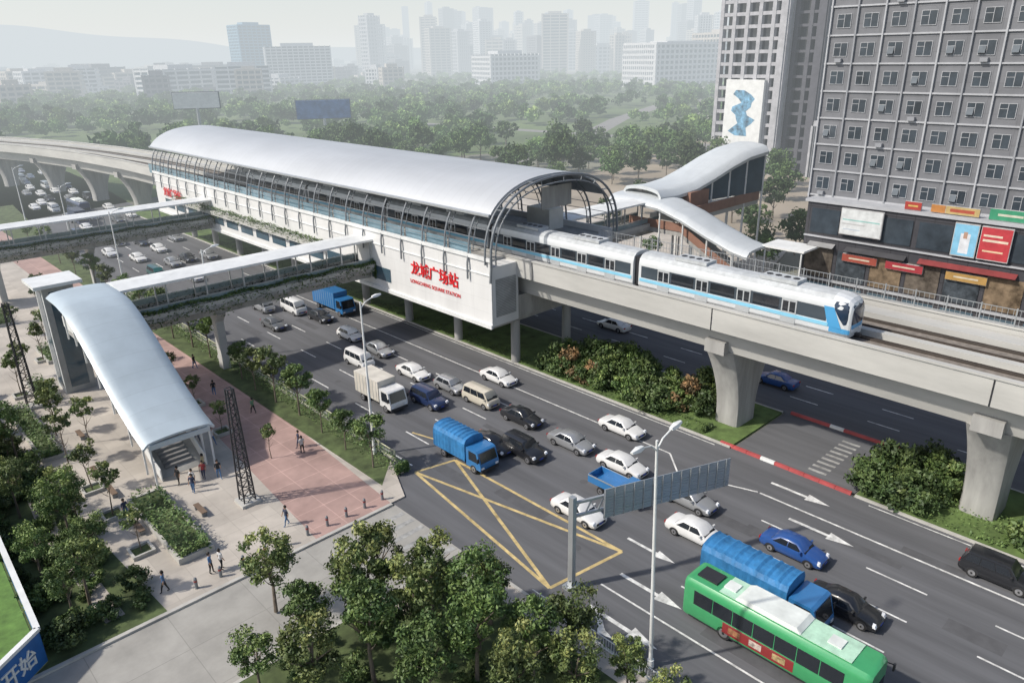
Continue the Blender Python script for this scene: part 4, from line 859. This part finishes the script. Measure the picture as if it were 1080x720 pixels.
def bus(x,y,L=11.4,bodyc='green',label='green and white city bus with red advert panel',rot=0,ad=True):
    e=empty('bus',(x,y,0),label,'bus',rot=rot); W=2.5;H=3.05; hw=W/2; m=MB(); secs=[]
    for t,wf,dz in ((0,.86,.12),(.01,.95,.05),(.03,1,0),(.97,1,0),(.99,.97,.04),(1,.92,.1)):
        yy=-L/2+t*L; h=hw*wf; secs.append([(-h*.95,yy,.32),(-h,yy,.5),(-h,yy,1.35),(-h*.985,yy,2.55-dz),(-h*.95,yy,2.82-dz),(-h*.8,yy,H-.03-dz),(0,yy,H-dz),(h*.8,yy,H-.03-dz),(h*.95,yy,2.82-dz),(h*.985,yy,2.55-dz),(h,yy,1.35),(h,yy,.5),(h*.95,yy,.32)])
    m.loft(secs); part('body',m,[P[bodyc]],e,world=False,smooth=True)
    rc=mat('bus_roof',(.40,.60,.46),.6,var=.2,scale=1.5,detail=5) if ad else steel_l
    m=MB(); m.box(-hw*.74,hw*.74,-L/2+1.2,L/2-2.3,H,H+.05); part('roof_panel',m,[rc],e,world=False)
    m=MB(); m.loft([[(-.95,y_a,H+.05),(-.85,y_a,H+dz),(.85,y_a,H+dz),(.95,y_a,H+.05)] for y_a,dz in ((-1.7,.1),(-1.4,.30),(2.0,.30),(2.4,.1))]); part('air_conditioner',m,[mat('bus_ac',(.62,.65,.62),.6)],e,world=False)
    for yy in (-3.4,3.1): m=MB(); m.box(-.4,.4,yy-.4,yy+.4,H+.05,H+.14); part('roof_hatch',m,[mat('bus_ac',(.62,.65,.62),.6)],e,world=False)
    m=MB(); m.box(-.55,.55,L/2-1.9,L/2-.5,H,H+.1); part('engine_vent',m,[dark],e,world=False)
    for s in (-1,1):
        for k in range(7):
            y0=-L/2+1.35+k*1.36
            m=MB(); x0,x1=sorted((s*(hw-.01),s*(hw+.012))); m.box(x0,x1,y0,y0+1.30,1.42,2.45); part('window',m,[glass],e,world=False)
        if ad:
            m=MB(); x0,x1=sorted((s*hw,s*(hw+.012))); m.box(x0,x1,-1.7,2.9,.55,1.32); part('advert',m,[P['red']],e,world=False)
            for yq,col in ((-1.2,(.38,.28,.14)),(.3,(.45,.38,.33)),(1.7,(.30,.14,.07))):
                m=MB(); x0,x1=sorted((s*(hw+.012),s*(hw+.018))); m.box(x0,x1,yq,yq+.8,.72,1.15); part('advert_panel',m,[mat('ad_%d'%int(col[1]*100),col,.5,var=.6,scale=3)],e,world=False)
            m=MB(); x0,x1=sorted((s*hw,s*(hw+.01))); m.box(x0,x1,-L/2+1.0,L/2-.5,.34,.44); part('skirt',m,[dark],e,world=False)
        m=MB(); m.bar((s*(hw-.1),-L/2+.1,2.5),(s*(hw+.25),-L/2-.25,2.3),.05,.05); m.box(s*(hw+.25)-.1,s*(hw+.25)+.1,-L/2-.3,-L/2-.2,1.9,2.35); part('mirror',m,[dark],e,world=False)
        m=MB(); x0,x1=sorted((s*.65,s*1.0)); m.box(x0,x1,-L/2-.03,-L/2+.08,.6,.8); part('headlight',m,[lampw],e,world=False)
    m=MB(); m.add([(-1.0,-L/2-.02,1.1),(1.0,-L/2-.02,1.1),(1.02,-L/2+.02,2.5),(-1.02,-L/2+.02,2.5)],[(0,1,2,3)]); part('windscreen',m,[glass],e,world=False)
    wheels(e,(-hw+.15,hw-.15),(-L/2+2.3,L/2-3.0),.48,.3); return e
bus(35.2,14.6,11.6)
bus(47.2,201,11,'navy','dark blue city bus on the main road',ad=False)
# ------------------------------------------------------------ street furniture
def lamp(x,y,h=14.8,arms=(-1,1),label='tall white double arm street lamp beside the road',tilt=0):
    e=empty('street_lamp',(x,y,.1),label,'street lamp','street lamps along the road'); e.rotation_euler=(0,tilt,0)
    m=MB(); m.cyl((0,0,0),(0,0,.5),.22,.2,10); m.cyl((0,0,.5),(0,0,h),.13,.07,10); part('pole',m,[white],e,world=False,smooth=True)
    for s in arms:
        m=MB(); m.tube([(0,0,h-.6),(s*.5,0,h-.1),(s*1.3,0,h+.15)],.045,6); part('arm',m,[white],e,world=False)
        m=MB(); m.loft([[(s*1.2,-.12,h+.1),(s*1.2,.12,h+.1),(s*1.2,.08,h+.24),(s*1.2,-.08,h+.24)],[(s*1.6,-.2,h+.12),(s*1.6,.2,h+.12),(s*1.6,.14,h+.32),(s*1.6,-.14,h+.32)],[(s*2.1,-.1,h+.18),(s*2.1,.1,h+.18),(s*2.1,.06,h+.28),(s*2.1,-.06,h+.28)]]); part('lamp_head',m,[white],e,world=False)
lamp(29.0,19.2,15.4,tilt=-.05); lamp(31.6,52.0,14.6,(1,)); 
for y in (85,118,151,186): lamp(31.4 if y<140 else 33,y,13.5,(1,))
def mast(x,y,h):
    e=empty('lattice_mast',(x,y,.12),'dark steel lattice mast standing on the plaza','lattice mast','lattice masts on the plaza'); w0,w1=.48,.24
    pts=lambda z:[( (w0+(w1-w0)*z/h)*a,(w0+(w1-w0)*z/h)*b,z) for a,b in ((-1,-1),(1,-1),(1,1),(-1,1))]
    for a,b in zip(pts(0),pts(h)): m=MB(); m.bar(a,b,.10,.10); part('leg',m,[dark],e,world=False)
    m=MB(); n=int(h/.8)
    for k in range(n):
        A=pts(h*k/n);B=pts(h*(k+1)/n)
        for q in range(4): m.bar(A[q],B[(q+1)%4],.055,.055); m.bar(B[q],B[(q+1)%4],.05,.05)
    part('lattice',m,[dark],e,world=False)
    m=MB(); m.box(-.8,.8,-.8,.8,0,.25); part('base',m,[conc],e,world=False)
mast(19.8,52.8,10.2); mast(11.7,86,11.5); mast(14,120,11)
ge=empty('sign_gantry',(30.9,27.2,0),'grey steel overhead sign gantry seen from behind the panel','sign gantry')
m=MB(); m.box(30.72,31.08,27.0,27.4,0,7.2); m.box(30.4,31.4,26.8,27.6,0,.25); part('post',m,[steel_l],ge)
a=Vector((30.9,27.2,0)); b=Vector((42.3,22.7,0)); d=(b-a).normalized()
m=MB()
for z in (5.7,6.7): m.bar(a+Vector((0,0,z)),b+Vector((0,0,z)),.18,.18)
for k in range(13): m.bar(a+d*(k*.93)+Vector((0,0,5.7)),a+d*(k*.93+.5)+Vector((0,0,6.7)),.08,.08)
part('beam',m,[steel_l],ge)
nrm=Vector((-d.y,d.x,0))
m=MB(); p0=a+d*2.2-nrm*.18; p1=b-nrm*.18
for k in range(10):
    z=5.1+k*.225; m.loft([[tuple(p+Vector((0,0,z))),tuple(p+Vector((0,0,z+.19))),tuple(p-nrm*.05+Vector((0,0,z+.19))),tuple(p-nrm*.05+Vector((0,0,z)))] for p in (p0,p1)])
part('sign_panel',m,[mat('sign_alu',(.34,.37,.40),.45,.3,var=.08)],ge)
m=MB()
for k in range(14): 
    q=p0+d*(.05+k*.74)-nrm*.1; m.bar(q+Vector((0,0,5.1)),q+Vector((0,0,7.3)),.05,.06)
part('panel_frame',m,[steel_l],ge)
def railing(x,y0,y1,label,m1,z=.13):
    e=empty('road_fence',(x,y0,z),label,'fence'); pm=MB(); pm.box(-.05,.05,-.05,.05,0,1.15); pm.box(-.025,.025,.05,2.45,1.0,1.06); pm.box(-.025,.025,.05,2.45,.2,.26)
    for k in range(11): pm.box(-.012,.012,.2*k+.2,.2*k+.225,.26,1.0)
    me=pm.mesh('fence_panel',[m1]); n=int((y1-y0)/2.5)
    for i in range(n): o=obj('fence_panel',me,e); o.location=(0,i*2.5,0)
railing(32.15,49.5,128,'pale yellow metal fence along the road verge',mat('fence_cream',(.55,.55,.38),.6))
railing(27.9,3,30,'white metal railing along the pavement edge',white,.12)
bw_=[]
for i in range(2):
    bm=MB(); bm.loft([[(-.16,y,0),(.16,y,0),(.12,y,.26),(-.12,y,.26)] for y in (-.66,.66)]); bw_.append(bm.mesh('traffic_barrier',[mat('barrier_red',(.38,.07,.07),.6,var=.2) if i==0 else white]))
for (x0,y0,x1,y1,n) in ((55.6,30.8,55.45,18.6,9),(65.7,29.0,65.7,18.4,8)):
    for i in range(n):
        t=(i+.5)/n; wh_=(i in (3,)); o=obj('traffic_barrier',bw_[1 if wh_ else 0],label='%s low concrete traffic barrier at the turning gap'%('white' if wh_ else 'red'),cat='traffic barrier',group='barrier blocks at the gap'); o.location=(x0+(x1-x0)*t,y0+(y1-y0)*t,.0)
bm=MB(); bm.cyl((0,0,0),(0,0,.8),.12,.11,10,0); bm.cyl((0,0,.8),(0,0,.9),.11,.05,10,0); bm.cyl((0,0,.55),(0,0,.68),.125,.125,10,1); bme=bm.mesh('bollard',[steel,P['red']],True)
for i in range(10):
    o=obj('bollard',bme,label='short steel bollard at the edge of the plaza',cat='bollard',group='bollards at the plaza edge'); o.location=(12.5+i*1.7,45.2,.12)
bn=MB(); bn.box(-.9,.9,-.22,.22,.40,.46); bl=MB(); bl.box(-.06,.06,-.18,.18,0,.4); bnm=bn.mesh('seat',[mat('bench_wood',(.16,.11,.075),.7)]); blm=bl.mesh('leg',[steel])
for x,y,r in [(12.2,62,1.57),(12.2,66.5,1.57),(12.0,55,1.57),(16.4,54,1.57),(13.3,75,1.57)]:
    e=empty('bench',(x,y,.12),'wooden backless bench on the paved plaza','bench','benches on the plaza',rot=r); obj('seat',bnm,e)
    for s in (-.7,.7): o=obj('leg',blm,e); o.location=(s,0,0)
he=empty('site_hoarding',(2,46,0),'blue site hoarding with white lettering and white top rail','hoarding')
hb=mat('hoarding_blue',(.02,.12,.36),.5); poly=[(-6,37.8),(3.3,45.0),(3.6,57),(4.2,74)]
for i in range(3):
    a=Vector((*poly[i],0));b=Vector((*poly[i+1],0)); d=(b-a).normalized()
    m=MB(); m.bar(a+Vector((0,0,1.35)),b+Vector((0,0,1.35)),.12,2.3); part('panel',m,[hb],he)
    m=MB(); m.bar(a+Vector((0,0,2.62)),b+Vector((0,0,2.62)),.34,.22); part('top_rail',m,[white],he)
a=Vector((-6,37.8,0));b=Vector((3.3,45.0,0)); d=(b-a).normalized(); n_=Vector((d.y,-d.x,0)); Rt=Matrix((d,Vector((0,0,1)),n_)).transposed()
text('开始',1.3,white,tuple(b-d*1.9+n_*.09+Vector((0,0,1.3))),Rt,he)
m=MB(); m.prism([(-8,38.5),(3.1,45.3),(3.4,57),(4.0,74),(-12,74)],.13,.16); struct('lawn',m,[mat('lawn_green',(.10,.19,.04),.9,var=.35,scale=1,detail=6)])
# ------------------------------------------------------------ people
def bodymesh(pose):
    v=[(0,0,.95),(0,0,1.15),(0,0,1.42),(0,-.01,1.52),(0,-.02,1.63),(0,-.02,1.75)]; r=[.15,.14,.16,.06,.095,.07]; e=[(0,1),(1,2),(2,3),(3,4),(4,5)]
    for s in (-1,1):
        st=pose*s; b=len(v)
        v+=[(s*.10,0,.88),(s*.10,-.12*st-.03,.50),(s*.10,-.22*st,.09) if st>0 else (s*.10,-.25*st,.12),(s*.10,-.22*st-.14,.04)]; r+=[.105,.065,.045,.035]; e+=[(0,b),(b,b+1),(b+1,b+2),(b+2,b+3)]
        b=len(v); v+=[(s*.20,0,1.40),(s*.25,.08*st,1.13),(s*.25,.12*st-.08,.88),(s*.25,.13*st-.12,.78)]; r+=[.065,.045,.035,.03]; e+=[(2,b),(b,b+1),(b+1,b+2),(b+2,b+3)]
    me=bpy.data.meshes.new('b'); me.from_pydata(v,e,[]); o=bpy.data.objects.new('b',me); COL.objects.link(o)
    sk=o.modifiers.new('s','SKIN'); 
    for i,q in enumerate(me.skin_vertices[0].data): q.radius=(r[i],r[i]*(.72 if i<3 else 1)); q.use_root=(i==0)
    sb=o.modifiers.new('u','SUBSURF'); sb.levels=1; sb.render_levels=1
    bpy.context.view_layer.update(); out=bpy.data.meshes.new_from_object(o.evaluated_get(bpy.context.evaluated_depsgraph_get())); bpy.data.objects.remove(o); return out
skin=mat('skin',(.42,.26,.18),.6); hairm=mat('hair',(.015,.012,.01),.7)
cloth=[mat('cloth_%d'%i,c,.85) for i,c in enumerate([(.5,.5,.5),(.04,.05,.09),(.35,.06,.06),(.08,.16,.30),(.5,.42,.25),(.03,.03,.03),(.12,.22,.14)])]
bases=[bodymesh(1),bodymesh(.4)]
hm=MB(); hs=[]
for zz,rr_ in ((1.60,.100),(1.66,.118),(1.73,.112),(1.79,.085),(1.83,.03)): hs.append([(rr_*math.cos(6.283*q/10),rr_*math.sin(6.283*q/10)+.015+(.02 if zz<1.7 else 0),zz) for q in range(10)])
hm.loft(hs); hme=hm.mesh('hair',[hairm],True)
PM={}
def person(x,y,rot,top,bot,pz,label):
    k=(pz,top,bot)
    if k not in PM:
        me=bases[pz].copy(); me.materials.clear()
        for q in (skin,cloth[top],cloth[bot]): me.materials.append(q)
        for p in me.polygons:
            c=p.center; p.material_index=0 if c.z>1.50 or (abs(c.x)>.2 and c.z<1.15) else (1 if c.z>.93 else 2)
            p.use_smooth=True
        PM[k]=me
    e=empty('person',(x,y,.125),label,'person','people walking on the plaza',rot=rot); obj('body',PM[k],e); obj('hair',hme,e)
rr=random.Random(12); tn=['grey','navy','red','blue','tan','black','green']
ppl=[(13.9,46.0),(14.6,45.9),(27.5,67.8),(19.7,58.1),(18.7,58.9),(21.8,64.3),(16.8,59.5),(17.5,58.2),(28,84),(10.8,46.3),(17.2,57.4),(21.0,66.0),(19.2,60.1),(26.5,75),(25,88),(24,93),(19,99),(27,104),(22,115),(26,120),(11.9,57.5),(20.5,47.5),(27.3,58),(27.0,56.8)]
for x,y in ppl:
    t=rr.randrange(7);b=rr.choice((1,5,3)); p_=rr.randrange(2)
    person(x,y,rr.uniform(0,6.28),t,b,p_,'person in %s top walking on the paved plaza'%tn[t])
print('objects',len(bpy.data.objects),'polys',sum(len(m.polygons) for m in bpy.data.meshes))
